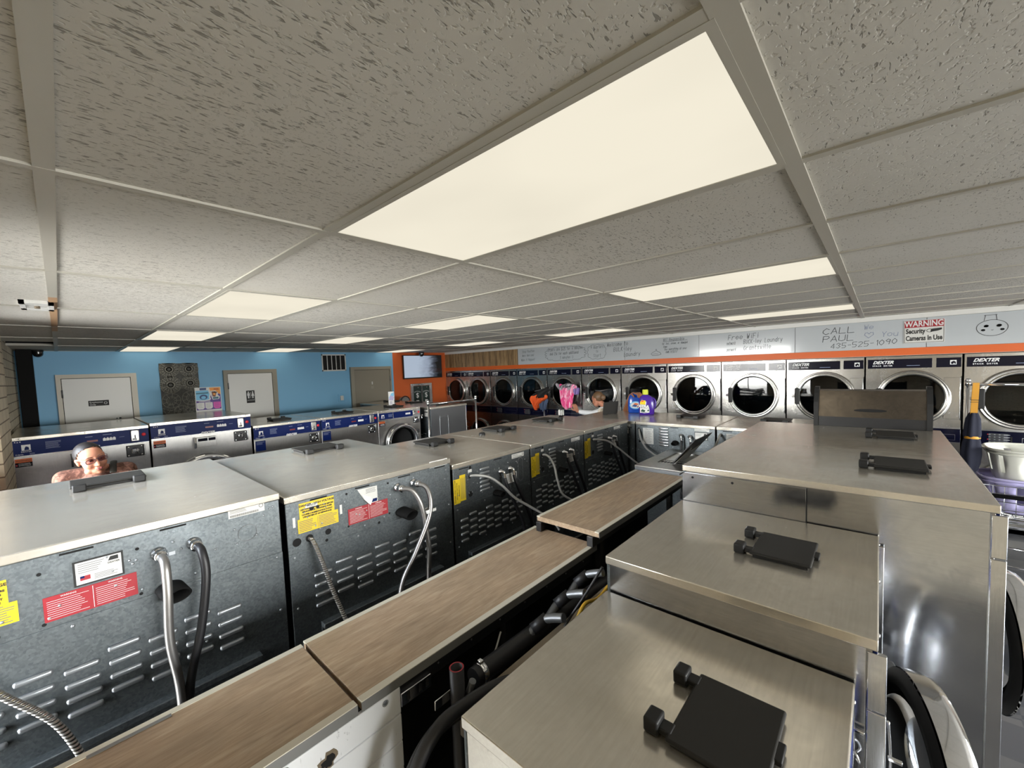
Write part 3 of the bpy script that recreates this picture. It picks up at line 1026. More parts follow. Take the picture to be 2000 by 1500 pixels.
def front(t, w, d, h, kind, coins=True):
    f = lambda a, b, e=0.0: (a, -e, b)
    gg = G()
    gg.box('steel_front', 0.004, w - .004, 0.0, 0.014, 0.02, h - .034, 0.003)
    gg.build('front_panel', t)
    big = kind == 'big'
    z1, z0 = (h - .030, h - .176) if kind != 'small' else (h - .045, h - .145)
    gg = G()
    if kind == 'small':
        gg.box('steel_trim', 0.004, w - .004, -0.012, 0, z0 - .03, h - .032, 0.003)
        gg.box('navy', .02, w * .33, -0.014, -0.01, z0, z1)
        gg.box('navy', w * .345, w * .80, -0.014, -0.01, z0, z1)
        y = 0.0145
    else:
        gg.box('navy', 0.004, w - .004, -0.010, 0, z0, z1, 0.002)
        gg.box('steel_trim', 0.004, w - .004, -0.011, 0, z0 - .008, z0)
        gg.box('steel_trim', 0.004, w - .004, -0.011, 0, z1, z1 + .006)
        y = 0.0106
    H_ = z1 - z0
    F = lambda a, b: (a, -y, b)
    cp = gg.build('control_panel', t)
    gg = G()
    lx = .09 * w + .01
    logo(gg, 'white_ink', F, lx, z0 + H_ * .50, .028 if big else .024)
    gg.face('navy', [(lx + a, -y - .0004, z0 + H_ * .5 + b) for a, b in ((-.012, -.022), (.018, -.022), (.016, .004), (.0, .013), (-.008, 0))])
    gg.text('white_ink', 'DEXTER', .018, TM((lx, -y, z0 + H_ * .24), (1, 0, 0), UP))
    bars(gg, 'pale_ink', F, .225 * w, .33 * w, z0 + H_ * .28, z0 + H_ * .78, 7, .3, 3)
    if kind != 'small':
        gg.text('white_ink', '%d x 4' % (4 if big else 8), .02, TM((.05 * w, -y, z1 - .016), (1, 0, 0), UP))
        gg.text('white_ink', 'C-Series', .014, TM((.055 * w, -y, z0 + .012), (1, 0, 0), UP))
        bars(gg, 'pale_ink', F, .12 * w, .16 * w, z0 + .006, z0 + .02, 2, .5, 5)
        bars(gg, 'pale_ink', F, .50 * w, .57 * w, z1 - .036, z1 - .03, 1, .8, 6)
        bars(gg, 'pale_ink', F, .63 * w, .72 * w, z1 - .030, z1 - .024, 1, .8, 6)
        gg.face('led_red', [F(a, b) for a, b in ((.51 * w, z0 + H_ * .40), (.59 * w, z0 + H_ * .40), (.59 * w, z0 + H_ * .52), (.51 * w, z0 + H_ * .52))])
        bars(gg, 'pale_ink', F, .755 * w, .80 * w, z0 + H_ * .52, z0 + H_ * .56, 1, .6, 7)
    ky = z0 + H_ * (.48 if kind != 'small' else .5)
    for k in range(4):
        kx = (.64 + .025 * k) * w if kind != 'small' else (.64 + .03 * k) * w
        gg.face('white_ink', [F(kx + a, ky + b) for a, b in ((-.011, -.014), (.011, -.014), (.011, .010), (0, .020), (-.011, .010))])
    gg.build('panel_lettering', cp)
    if not coins:
        return z0
    gg = G()
    sx = .88 * w if kind != 'small' else .845 * w
    gg.box('steel_front', sx - .034, sx + .034, -0.026, -0.008, z0 + .018, z1 - .010, 0.005)
    gg.box('dark_hole', sx - .004, sx + .004, -0.0275, -0.02, z0 + .05, z0 + .085)
    gg.box('chrome', sx - .022, sx + .012, -0.032, -0.02, z0 + .03, z0 + .05, 0.004)
    for a in (-.026, .026):
        for b in (z0 + .026, z1 - .018):
            gg.ball('chrome', (sx + a, -.026, b), .004, 8, 6)
    gg.build('coin_slot', t)
    gg = G()
    gg.lathe('red_knob', [(.018, 0), (.018, .006), (.012, .012), (0, .013)], (.953 * w, -0.010, z0 + H_ * .55), (0, -1, 0), 20)
    gg.build('stop_button', t)
    if kind != 'small':
        gg = G()
        gg.text('white_ink', 'DEXTER', .036, TM((.53 * w, -0.0112, z0 + .003), (1, 0, 0), UP), shear=.35, off=.002, ext=.001)
        gg.build('badge', t)
    # coin box lock
    gg = G()
    q0, q1 = (.80 * w, .945 * w)
    b1 = z0 - .025
    b0 = b1 - .125
    if kind == 'small':
        q0, q1, b0 = .815 * w, .95 * w, b1 - .10
    gg.box('black_metal', q0, q1, -0.012, 0, b0, b1, 0.006)
    gg.box('steel_trim', q1, q1 + .012, -0.014, 0, b0 + .005, b1, 0.003)
    for a in (q0 + .018, q1 - .018):
        for b in (b0 + .018, b1 - .018):
            gg.ball('chrome', (a, -.012, b), .010, 10, 6)
    mx, mz = (q0 + q1) / 2, (b0 + b1) / 2
    gg.lathe('chrome', [(.036, 0), (.034, .012), (.020, .018), (.018, .034), (0, .036)], (mx, -.012, mz), (0, -1, 0), 20)
    gg.box('chrome', mx - .03, mx + .008, -.05, -.02, mz - .010, mz + .024, 0.006)
    gg.build('coin_box', t)
    # warning sticker
    gg = G()
    a0, a1 = .022 * w, .022 * w + .105
    c1 = z0 - .028 if kind != 'med' else z0 - .03
    if kind == 'med':
        gg.box('navy', a0, a1 + .01, -0.002, 0, c1 - .13, c1)
        bars(gg, 'pale_ink', lambda a, b: (a, -.0025, b), a0 + .01, a1, c1 - .05, c1 - .01, 3, .3, 2)
    else:
        gg.box('orange_ink', a0, a1, -0.002, 0, c1 - .036, c1)
        gg.box('navy_dark', a0, a1, -0.002, 0, c1 - .078, c1 - .036)
        gg.text('black_ink', 'WARNING', .02, TM(((a0 + a1) / 2, -.0024, c1 - .019), (1, 0, 0), UP))
        bars(gg, 'white_ink', lambda a, b: (a, -.0025, b), a0 + .02, a1 - .006, c1 - .072, c1 - .042, 3, .35, 4)
        gg.box('red_label', a0 + .004, a0 + .014, -0.0026, 0, c1 - .068, c1 - .05)
    gg.build('warning_sticker', t)
    if kind == 'big':
        gg = G()
        gg.box('steel_front', .40 * w, .60 * w, -0.075, 0, z0 - .155, z0 - .042, 0.004)
        gg.prism('steel_trim', [(-.077, z0 - .10), (-.030, z0 - .035), (0, z0 - .035), (0, z0 - .165), (-.05, z0 - .165)][::-1], lambda a, b, e: (e, a, b), .385 * w, .40 * w)
        gg.box('navy_dark', .415 * w, .51 * w, -0.079, -.07, z0 - .085, z0 - .052, 0.002)
        gg.box('navy_dark', .52 * w, .59 * w, -0.079, -.07, z0 - .085, z0 - .052, 0.002)
        gg.build('soap_dispenser', t)
    R = .30 if kind != 'small' else .265
    return z0

def louvre(gg, m, x0, x1, z, y, hh=.011, dp=.013):
    gg.box(m, x0, x1, y - .004, y + dp, z - hh, z + hh, min(hh, dp) * .85, 3)

def back(t, w, d, h, kind, sid=1):
    X = lambda u: w - u
    P = lambda u, o, z: (w - u, d + o, z)
    f = lambda u, z: (w - u, d + .002, z)
    gg = G()
    gg.box('galv', 0.004, w - .004, d - .012, d, 0.03, h - .034, 0.003)
    # fold lines, pop rivets
    rnd = random.Random(sid)
    zs = h - .29 if kind == 'large' else h - .30
    gg.box('galv', 0.004, w - .004, d - .002, d + .003, zs - .55, zs, 0.0015)
    for k in range(26):
        u, z = rnd.uniform(.03, w - .03), rnd.uniform(zs + .02, h - .06)
        gg.ball('louvre', P(u, .001, z), (.005, .004, .005), 8, 5)
    for z in (zs - .02, zs - .28):
        for u in (.03, w * .35, w * .7, w - .03):
            gg.ball('louvre', P(u, .003, z), (.006, .004, .006), 8, 5)
    # vent slots under the lid lip
    for u in ((.36, .63, .90, .12) if kind == 'large' else (.06, .40, .66)):
        gg.box('dark_hole', X(u), X(u + .085), d - .002, d + .0012, h - .047, h - .040)
    if kind != 'short':
        gg.box('galv', .12 * w, .87 * w, d, d + .045, .745, .772, 0.004)
        gg.box('galv', .12 * w, .87 * w, d, d + .018, .35, .745)
    bp = gg
    made = []
    # louvres
    gg = G()
    if kind == 'large':
        for c in range(7):
            for r in range(4):
                u = .115 + c * .113
                z = .865 + r * .053 + (c % 2) * .026
                louvre(gg, 'louvre', X(u), X(u + .092), z, d + .003)
    elif kind == 'med':
        for c in range(8):
            for r in range(4):
                u = .05 + c * .083
                z = .86 + r * .049 + (c % 2) * .024
                louvre(gg, 'louvre', X(u), X(u + .068), z, d + .003, .0105)
        made.append(gg.build('louvres', t))
        gg = G()
        for r in range(6):
            louvre(gg, 'louvre', X(.245), X(.345), 1.170 + r * .031, d, .011)
    else:
        for r in range(7):
            louvre(gg, 'steel_trim', X(.275), X(.385), 1.140 + r * .031, d, .010)
        made.append(gg.build('louvre_stack', t))
        gg = G()
        for c in range(6):
            for r in range(3):
                u = .1 + c * .1
                louvre(gg, 'louvre', X(u), X(u + .08), .80 + r * .05 + (c % 2) * .025, d + .003, .0105)
    made.append(gg.build('louvre_stack' if kind == 'med' else 'louvres', t))
    # knock-outs and holes
    gg = bp
    ref = {'large': 1.47, 'med': 1.409, 'short': 1.385}[kind]
    up_ = h - ref if abs(h - ref) > .06 else 0.0
    gg.X = Matrix.Translation((0, 0, up_))
    holes = {'large': [(.045, 1.223, .021), (.20, 1.228, .016), (.105, 1.226, .019), (.155, h - .085, .008), (.125, h - .085, .011), (.31, 1.40, .006), (.56, 1.40, .006), (.56, 1.22, .006), (.31, 1.22, .006), (.19, 1.185, .008), (.49, 1.185, .008)],
             'med': [(.155, 1.296, .014), (.155, 1.17, .02), (.145, 1.06, .012), (.16, h - .05, .012)],
             'short': [(.04, 1.30, .014), (.05, 1.16, .012), (.79, 1.29, .008), (.81, 1.31, .008)]}[kind]
    for u, z, r in holes:
        gg.lathe('dark_hole', [(0, 0), (r, 0)], P(u, .0025, z), (0, 1, 0), 16)
        gg.lathe('galv', [(r, .0030), (r * 1.12, .0030)], P(u, 0, z), (0, 1, 0), 16)
    if kind == 'large':
        gg.lathe('grey_ink', [(.036, 0), (.0375, 0)], P(.93, .0025, 1.342), (0, 1, 0), 32)
    if kind == 'med':
        ring = [(math.cos(q) * .028, math.sin(q) * .028) for q in [PI * k / 8 for k in range(9)]]
        pl = [(.70 + a, 1.30 + b) for a, b in ring] + [(.70 + a, 1.17 - b) for a, b in ring[::-1]]
        gg.ink('louvre', pl + pl[:1], .004, lambda a, b: P(a, .002, b))
    gg.build('back_panel', t)
    # drain spout
    du, dz = {'large': (.645, 1.207), 'med': (.41, 1.117), 'short': (.455, 1.185)}[kind]
    gg = G()
    k = 1.0 if kind == 'large' else .75
    gg.lathe('black_rubber', [(.044 * k, -.002), (.044 * k, .09 * k), (.036 * k, .09 * k), (.034 * k, .01)], P(du, 0, dz), (-.15, 1, -.12), 24, sx=.62, sy=1.05)
    gg.lathe('dark_hole', [(0, .02), (.036 * k, .02)], P(du, 0, dz), (-.15, 1, -.12), 20, sx=.62, sy=1.05)
    made.append(gg.build('drain_spout', t))
    # valves
    vs = {'large': ((.622, 1.36), (.735, 1.362)), 'med': ((.445, 1.272), (.550, 1.274)), 'short': ((.52, 1.268), (.612, 1.262))}[kind]
    for (u, z) in vs:
        gg = G()
        if kind == 'large':
            gg.lathe('chrome', [(.026, 0), (.026, .012), (.02, .016), (.018, .035), (.021, .038), (.021, .056), (.010, .058)], P(u, 0, z), (0, 1, 0), 14)
        else:
            gg.lathe('chrome', [(.02, 0), (.018, .02), (.016, .035), (0, .036)], P(u, 0, z), (0, 1, 0), 12)
            gg.tube('chrome', [P(u, .03, z), P(u + .012, .045, z - .005), P(u + .016, .048, z - .03), P(u + .018, .05, z - .05)], .012, 10)
        made.append(gg.build('inlet_valve', t))
    for o in made:
        o.location.z = up_
    return P, f

def label_yellow(t, P, u0, u1, z0, z1, tall):
    gg = G()
    b = lambda ua, ub, za, zb: gg.box('yellow_label', *sorted((P(ua, 0, 0)[0], P(ub, 0, 0)[0])), P(0, .001, 0)[1], P(0, .0024, 0)[1], za, zb)
    y = .0032
    if not tall:
        zm = z0 + (z1 - z0) * .47
        b(u0 + .01, u1 - .018, zm, z1)
        b(u0, u1, z0, zm)
        cx = (u0 + u1) / 2 - .004
        tx = lambda s, z, sz, u=None, al='CENTER': gg.text('black_ink', s, sz, TM(P(cx if u is None else u, y, z), (-1, 0, 0), UP), align=al, off=.0004)
        tx('DANGER - HIGH VOLTAGE', z1 - .014, .0145)
        tx('DISCONNECT FROM POWER BEFORE', z1 - .034, .0098)
        tx('SERVICING OR CHANGING FUSES', z1 - .046, .0098)
        tx("COUPER L'ALIMENTATION AVANT", z1 - .061, .0098)
        tx("L'ENTRETIEN ET LE DEPANNAGE", z1 - .073, .0098)
        bars(gg, 'grey_ink', lambda a, q: P(a, y, q), u0 + .005, cx - .008, z0 + .004, zm - .008, 7, .34, 2)
        bars(gg, 'grey_ink', lambda a, q: P(a, y, q), cx + .004, u1 - .006, z0 + .004, zm - .004, 8, .34, 3)
        gg.face('grey_ink', [P(cx - .002, y, z0 + .004), P(cx - .0008, y, z0 + .004), P(cx - .0008, y, zm - .006), P(cx - .002, y, zm - .006)])
    else:
        um = u0 + (u1 - u0) * .52
        b(u0, um, z0 - .004, z1 - .02)
        b(um, u1, z0 + .006, z1)
        up = (1, 0, 0)
        for k, (s_, sz) in enumerate((('DANGER - HIGH VOLTAGE', .013), ('DISCONNECT FROM POWER', .009), ('BEFORE SERVICING', .009))):
            gg.text('black_ink', s_, sz, TM(P(u0 + .012 + .018 * k, y, (z0 + z1) / 2 - .01), UP, (1, 0, 0)))
        for k in range(4):
            gg.face('grey_ink', [P(um + .008 + k * .012, y, z0 + .02), P(um + .011 + k * .012, y, z0 + .02), P(um + .011 + k * .012, y, z1 - .02), P(um + .008 + k * .012, y, z1 - .02)][::-1])
    o = gg.build('danger_label', t)
    o['label'] = 'yellow printed label'

def plate(t, P, name, m, u0, u1, z0, z1, lab=None):
    gg = G()
    xs = sorted((P(u0, 0, 0)[0], P(u1, 0, 0)[0]))
    gg.box(m, xs[0], xs[1], P(0, .001, 0)[1], P(0, .0026, 0)[1], z0, z1)
    return gg

def spec_plate(t, P, u0, u1, z0, z1):
    gg = plate(t, P, 'spec', 'white_label', u0, u1, z0, z1)
    y = .0032
    bars(gg, 'grey_ink', lambda a, q: P(a, y, q), u0 + .006, u0 + (u1 - u0) * .6, z0 + (z1 - z0) * .45, z1 - .004, 4, .3, 5)
    n = 26
    for k in range(n):
        a = u0 + .006 + (u1 - u0 - .03) * k / n
        gg.face('black_ink', [P(a, y, z0 + .003), P(a + .002, y, z0 + .003), P(a + .002, y, z0 + (z1 - z0) * .32), P(a, y, z0 + (z1 - z0) * .32)])
    gg.lathe('black_ink', [(.007, 0), (.009, 0)], P(u1 - .014, y, z1 - .013), (0, 1, 0), 16)
    gg.build('rating_plate', t)

def washer(label, w, d, h, loc, rotz, fkind, bkind, lid=None, side='steel_side', group=None, ajar=0.0, door_z=.64, sid=1, Rd=.30):
    t = thing('washing_machine', label, 'washing machine', loc, rotz, group)
    gg = G()
    gg.box(side, 0.006, w - .006, 0.012, d - .010, 0.0, h - .03, 0.003)
    gg.build('cabinet', t)
    gg = G()
    gg.box('steel_top', 0, w, -0.012, d + .004, h - .034, h, 0.004)
    for a in (.06, w - .06, w * .5):
        gg.ball('chrome', (a, -.0125, h - .017), (.007, .004, .007), 10, 6)
    gg.build('top_panel', t)
    front(t, w, d, h, fkind, loc[1] > .5)
    washer_door(t, w / 2, door_z, Rd, True, ajar)
    P, f = back(t, w, d, h, bkind, sid)
    if lid:
        soap_lid(t, lid[0], lid[1], h, *(lid[2:]))
    return t, P, f

def hose(t, name, m, pts, r, lab=None, n=10):
    gg = G()
    gg.tube(m, pts, r, n, sub=10)
    o = gg.build(name, t)
    if lab:
        o['label'] = lab
    return o

# --- near row along the left of the chase: backs to the camera -------------------------------------------------
YB = 2.154
def labels_large(t, P, torn):
    spec_plate(t, P, .862, 1.005, 1.425, 1.466)
    label_yellow(t, P, .055, .258, 1.262, 1.412, False)
    gg = plate(t, P, 'r', 'red_label', .312, .552, 1.224, 1.312)
    for a0, a1, sd in ((.32, .425, 1), (.44, .545, 2)):
        bars(gg, 'white_ink', lambda a, q: P(a, .0032, q), a0, a1, 1.230, 1.298, 9, .18, sd)
        gg.text('white_ink', 'WARNING', .008, TM(P((a0 + a1) / 2, .0032, 1.304), (-1, 0, 0), UP))
    gg.face('white_ink', [P(.432, .0032, 1.228), P(.4335, .0032, 1.228), P(.4335, .0032, 1.308), P(.432, .0032, 1.308)])
    o = gg.build('warning_label', t); o['label'] = 'red label with white small print'
    if torn:
        gg = G()
        pl = [(.372, 1.407), (.490, 1.404), (.490, 1.312), (.438, 1.306), (.405, 1.345)]
        gg.prism('white_label', [(P(a, 0, 0)[0], b) for a, b in pl], lambda a, b, e: (a, P(0, e, 0)[1], b), .001, .0024)
        gg.prism('paper', [(P(a, 0, 0)[0], b) for a, b in ((.395, 1.375), (.440, 1.352), (.455, 1.335), (.438, 1.306), (.405, 1.345))], lambda a, b, e: (a, P(0, e + (1.40 - b) * .12, 0)[1], b), .003, .0045)
        bars(gg, 'grey_ink', lambda a, q: P(a, .003, q), .42, .483, 1.372, 1.40, 4, .3, 4)
        gg.box('navy', *sorted((P(.445, 0, 0)[0], P(.486, 0, 0)[0])), P(0, .0024, 0)[1], P(0, .003, 0)[1], 1.316, 1.334)
        o = gg.build('paper_label', t); o['label'] = 'torn white paper label'
        gg = plate(t, P, 'w', 'white_label', .095, .155, h_tag - .013, h_tag + .006)
        gg.text('black_ink', 'HS-0123', .012, TM(P(.125, .0032, h_tag - .003), (-1, 0, 0), UP)); gg.build('tag_label', t)
        for u in (.032, .268):
            gg = plate(t, P, 'w', 'white_label', u, u + .012, 1.30, 1.35); gg.build('label_scrap', t)
    else:
        gg = plate(t, P, 'w', 'black_ink', .388, .520, 1.318, 1.410)
        gg.box('white_label', *sorted((P(.394, 0, 0)[0], P(.514, 0, 0)[0])), P(0, .0024, 0)[1], P(0, .0032, 0)[1], 1.324, 1.404)
        y = .0038
        bars(gg, 'grey_ink', lambda a, q: P(a, y, q), .40, .468, 1.362, 1.400, 5, .25, 6)
        bars(gg, 'grey_ink', lambda a, q: P(a, y, q), .44, .505, 1.330, 1.352, 4, .3, 8)
        gg.face('black_ink', [P(a, y, b) for a, b in ((.478, 1.385), (.506, 1.385), (.506, 1.40), (.485, 1.40))])
        gg.text('black_ink', 'DEXTER', .009, TM(P(.493, y, 1.377), (-1, 0, 0), UP))
        gg.face('red_label', [P(a, y, b) for a, b in ((.404, 1.337), (.430, 1.337), (.430, 1.353), (.404, 1.353))])
        gg.face('navy', [P(a, y + .0003, b) for a, b in ((.404, 1.345), (.415, 1.345), (.415, 1.353), (.404, 1.353))])
        o = gg.build('maker_label', t); o['label'] = 'white label with a black border'

# A
w, d, h = 1.072, 3.50 - YB, 1.493
t, P, f = washer('big grey washer nearest the brick wall, red label and hoses on its back', w, d, h, (.672, 3.50, 0), PI, 'big', 'large', (.672 - .15, .38, .30), sid=11)
labels_large(t, P, False)
gg = plate(t, P, 'c', 'louvre', .652, .672, 1.338, 1.352); gg.build('cold_mark', t)
hose(t, 'inlet_hose', 'braid', [P(.622, .05, 1.36), P(.626, .10, 1.345), P(.625, .125, 1.25), P(.618, .13, 1.05), P(.635, .14, .85), P(.63, .18, .62)], .0155)
hose(t, 'inlet_hose', 'rubber_hose', [P(.735, .05, 1.362), P(.742, .10, 1.35), P(.745, .125, 1.25), P(.715, .13, 1.05), P(.665, .14, .85), P(.64, .17, .62)], .0155)
hose(t, 'power_conduit', 'conduit', [P(.10, .01, 1.226), P(.15, .08, 1.17), P(.22, .12, 1.08), P(.32, .17, .95), P(.38, .24, .80), P(.42, .30, .68), P(.45, .36, .55)], .0108)
# B
h_tag = 1.395
w, d, h = 1.032, 3.60 - YB, 1.460
t, P, f = washer('big grey washer with a torn paper label and two braided hoses on its back', w, d, h, (1.722, 3.60, 0), PI, 'big', 'large', (1.722 - 1.335, .375, .30), sid=12)
labels_large(t, P, True)
hose(t, 'inlet_hose', 'braid', [P(.622, .05, 1.36), P(.665, .09, 1.345), P(.70, .12, 1.26), P(.72, .13, 1.12), P(.73, .14, .98), P(.71, .15, .82), P(.69, .18, .62)], .0145)
hose(t, 'inlet_hose', 'braid', [P(.735, .05, 1.362), P(.765, .09, 1.34), P(.768, .125, 1.26), P(.735, .14, 1.16), P(.63, .15, 1.0), P(.52, .16, .85), P(.47, .18, .62)], .0145)
gg = G(); gg.lathe('paper', [(.018, 0), (.02, .012), (.018, .024)], P(.742, .135, 1.20), (.3, 0, 1), 14); gg.box('paper', P(.80, 0, 0)[0], P(.74, 0, 0)[0], P(0, .13, 0)[1], P(0, .134, 0)[1], 1.195, 1.212); o = gg.build('cable_tie', t); o['label'] = 'white plastic tie'
hose(t, 'power_conduit', 'conduit', [P(.105, -.01, 1.226), P(.113, .03, 1.21), P(.128, .08, 1.12), P(.155, .11, .98), P(.19, .14, .84), P(.23, .18, .68), P(.25, .22, .55)], .0105)

def labels_med(t, P, w, green=False):
    label_yellow(t, P, .004, .112, 1.135, 1.322, True)
    spec_plate(t, P, .60, .745, 1.335, 1.368)
    gg = plate(t, P, 'w', 'white_label', .525, .65, 1.150, 1.228)
    bars(gg, 'grey_ink', lambda a, q: P(a, .0032, q), .535, .60, 1.158, 1.22, 6, .3, 4)
    gg.face('black_ink', [P(a, .0032, b) for a, b in ((.612, 1.195), (.642, 1.195), (.642, 1.22), (.62, 1.22))])
    gg.build('maker_label', t)
    gg = plate(t, P, 'w', 'white_label', .14, .175, 1.325, 1.345); gg.build('tag_label', t)
    if green:
        gg = G()
        gg.box('green_label', *sorted((P(.11, 0, 0)[0], P(.34, 0, 0)[0])), P(0, .018, 0)[1], P(0, .0205, 0)[1], .63, .735)
        for a0, a1 in ((.12, .215), (.235, .33)):
            bars(gg, 'pale_ink', lambda a, q: P(a, .0212, q), a0, a1, .64, .725, 9, .2, 3)
        o = gg.build('notice_label', t); o['label'] = 'dark green printed label'
def med_hoses(t, P):
    for k, (u, z, ub) in enumerate(((.463, 1.222, .64), (.568, 1.224, .735))):
        hose(t, 'inlet_hose', 'rubber_hose', [P(u, .05, z), P(u + .01, .06, z - .06), P(u + (ub - u) * .45, .075, z - .22), P(ub - .02, .085, .82), P(ub, .09, .55)], .0135, 'black rubber hose')
# D, E, F
hm = 1.409
dm = 3.25 - YB
t, P, f = washer('medium washer right beside the big ones, dark green label low on its back', .825, dm, hm, (2.56, 3.25, 0), PI, 'med', 'med', (2.56 - 2.18, .40, .25), sid=13)
labels_med(t, P, .825, True); med_hoses(t, P)
hose(t, 'power_conduit', 'pale_conduit', [P(.155, -.01, 1.296), P(.19, .03, 1.30), P(.28, .07, 1.272), P(.38, .10, 1.19), P(.48, .13, 1.08), P(.60, .20, .98), P(.70, .30, .88), P(.74, .34, .80)], .0095)
t, P, f = washer('medium washer second from the corner, small black knob by the lid on its top', .817, dm, hm, (3.385, 3.25, 0), PI, 'med', 'med', (3.385 - 3.03, .38, .25), sid=14)
labels_med(t, P, .817); med_hoses(t, P)
hose(t, 'power_conduit', 'pale_conduit', [P(.155, -.01, 1.296), P(.185, .04, 1.285), P(.215, .08, 1.20), P(.215, .11, 1.08), P(.24, .14, .96), P(.33, .20, .88), P(.40, .25, .84)], .0095)
gg = G(); gg.lathe('black_plastic', [(.032, 0), (.032, .012), (.024, .022), (0, .024)], (3.385 - 2.72, .36, hm), (0, 0, 1), 20); gg.build('filler_cap', t)
t, P, f = washer('medium washer in the corner, plastic cup on its top', .93, dm, hm, (4.325, 3.25, 0), PI, 'med', 'med', (4.325 - 3.84, .40, .25), sid=15)
labels_med(t, P, .93); med_hoses(t, P)
hose(t, 'power_conduit', 'pale_conduit', [P(.155, -.01, 1.296), P(.20, .03, 1.295), P(.34, .07, 1.26), P(.48, .11, 1.17), P(.62, .17, 1.05), P(.74, .25, .93), P(.80, .35, .80)], .0095)

# --- end row, backs facing the window wall ---------------------------------------------------------------------
hg, dg = 1.385, .915
def labels_short(t, P):
    gg = plate(t, P, 'w', 'white_label', .09, .212, 1.138, 1.318)
    bars(gg, 'grey_ink', lambda a, q: P(a, .0032, q), .11, .195, 1.15, 1.29, 14, .22, 9)
    gg.text('black_ink', 'WARNING NOTICE', .0095, TM(P(.151, .0032, 1.304), (-1, 0, 0), UP))
    o = gg.build('notice_label', t); o['label'] = 'white printed sheet'
    spec_plate(t, P, .655, .80, 1.322, 1.358)
    gg = plate(t, P, 'w', 'black_ink', .655, .785, 1.232, 1.314)
    gg.box('white_label', *sorted((P(.661, 0, 0)[0], P(.779, 0, 0)[0])), P(0, .0024, 0)[1], P(0, .0032, 0)[1], 1.238, 1.308)
    bars(gg, 'grey_ink', lambda a, q: P(a, .0038, q), .668, .735, 1.27, 1.302, 4, .25, 6)
    bars(gg, 'grey_ink', lambda a, q: P(a, .0038, q), .70, .77, 1.245, 1.262, 3, .25, 7)
    gg.face('black_ink', [P(a, .0038, b) for a, b in ((.745, 1.28), (.77, 1.28), (.77, 1.302), (.752, 1.302))])
    gg.build('maker_label', t)
def short_hoses(t, P):
    for u, z in ((.537, 1.216), (.628, 1.21)):
        hose(t, 'inlet_hose', 'rubber_hose', [P(u, .05, z), P(u, .058, 1.12), P(u - .005, .06, .95), P(u, .08, .6)], .013, 'black rubber hose')
ends = [('end row washer with its black lid standing open, purple jug on top', 2.093, (.862 - .33, .37, .26, .23)),
        ('washer of the end row with a white sheet and shiny louvres on its back', 1.228, (.44, .40, .26, .23)),
        ('washer of the end row half hidden behind the broad tops', .36, (.44, .40, .26, .23))]
for k, (lb, y0, ld) in enumerate(ends):
    t, P, f = washer(lb, .858, dg, hg, (5.30, y0, 0), PI / 2, 'med', 'short', None if k == 0 else ld, sid=20 + k)
    labels_short(t, P)
    if k:
        short_hoses(t, P)
    if k == 1:
        hose(t, 'power_conduit', 'pale_conduit', [P(.04, -.01, 1.30), P(.06, .03, 1.28), P(.09, .06, 1.20), P(.16, .09, 1.11), P(.26, .13, 1.06), P(.34, .18, 1.03), P(.42, .25, .9)], .009)
    if k == 2:
        hose(t, 'power_conduit', 'pale_conduit', [P(.035, -.01, 1.31), P(.04, .05, 1.29), P(.02, .14, 1.20), P(-.03, .22, 1.14), P(-.05, .28, 1.05)], .011)
    if k == 0:      # lid raised upright
        p = soap_lid(t, .60, .37, hg, .26, .17, 0.0, 'soap_lid')
        p.rotation_euler = (-1.72, 0, 1.25)
        p.location = (.60, .42, hg + .005)
# --- row with its fronts to the camera side (tops seen from above) --------------------------------------------------
YC = .818
def front_edges(t, w, h, dd=.05):
    for x0, x1, z0, z1 in ((0.0, .0155, .04, h - .21), (0.0, .0155, h - .206, h - .04), (w - .0155, w, .04, h - .04)):
        gg = G()
        gg.box('steel_trim', x0, x1, -.030, .012, z0, z1, 0.003)
        gg.build('front_frame', t)
def latch(t, x, y, z0, name='latch_wire'):
    gg = G()
    gg.tube('chrome', [(x, y, z0), (x, y - .006, z0 - .12), (x + .004, y, z0 - .28)], .0032, 8)
    gg.tube('chrome', [(x, y, z0 - .16), (x - .012, y - .012, z0 - .165), (x - .014, y - .02, z0 - .185), (x + .004, y - .012, z0 - .19)], .003, 8)
    gg.box('chrome', x - .004, x + .006, y - .03, y, z0 - .11, z0 - .10, 0.002)
    gg.build(name, t)
t, P, f = washer('shortest steel washer at the near end, with the largest black lid on top', .78, YC - .052, 1.13, (.652, .052, 0), 0, 'med', 'med', (1.04 - .652, .322, .27, .21), sid=31, door_z=.58, side='steel_top')
latch(t, .775, -.004, 1.10)
t, P, f = washer('steel washer one step higher, second from the near end, its round door ajar', .862, YC, 1.2715, (1.436, .004, 0), 0, 'med', 'med', (1.885 - 1.436, .37, .25, .20), sid=32, ajar=.28, door_z=.63, Rd=.29)
front_edges(t, .862, 1.2715)
latch(t, .006, -.034, 1.05)
t, P, f = washer('broad steel washer with a tall shiny side panel, third from the near end', .935, YC + .335, 1.471, (2.304, -.335, 0), 0, 'big', 'large', (2.835 - 2.304, .35, .27, .20), sid=33, ajar=.14, door_z=.74, Rd=.31)
front_edges(t, .935, 1.471)
gg = G()     # side seam of two sheets and two screw holes
gg.box('steel_side', -.0008, .005, .585, 1.155, 1.262, 1.432, 0.001)
gg.box('dark_hole', -.0014, 0.0, .5815, .5845, 1.262, 1.432)
for yy in (1.10, .90):
    gg.lathe('dark_hole', [(0, 0), (.0065, 0)], (-.0012, yy, 1.408), (-1, 0, 0), 12)
gg.build('side_sheet', t)
t, P, f = washer('broad steel washer carrying the dark slanted hood, far end of the near row', 1.085, YC + .335, 1.469, (3.245, -.335, 0), 0, 'big', 'large', (3.875 - 3.245, .345, .27, .20), sid=34, door_z=.74, Rd=.31)
front_edges(t, 1.085, 1.469)

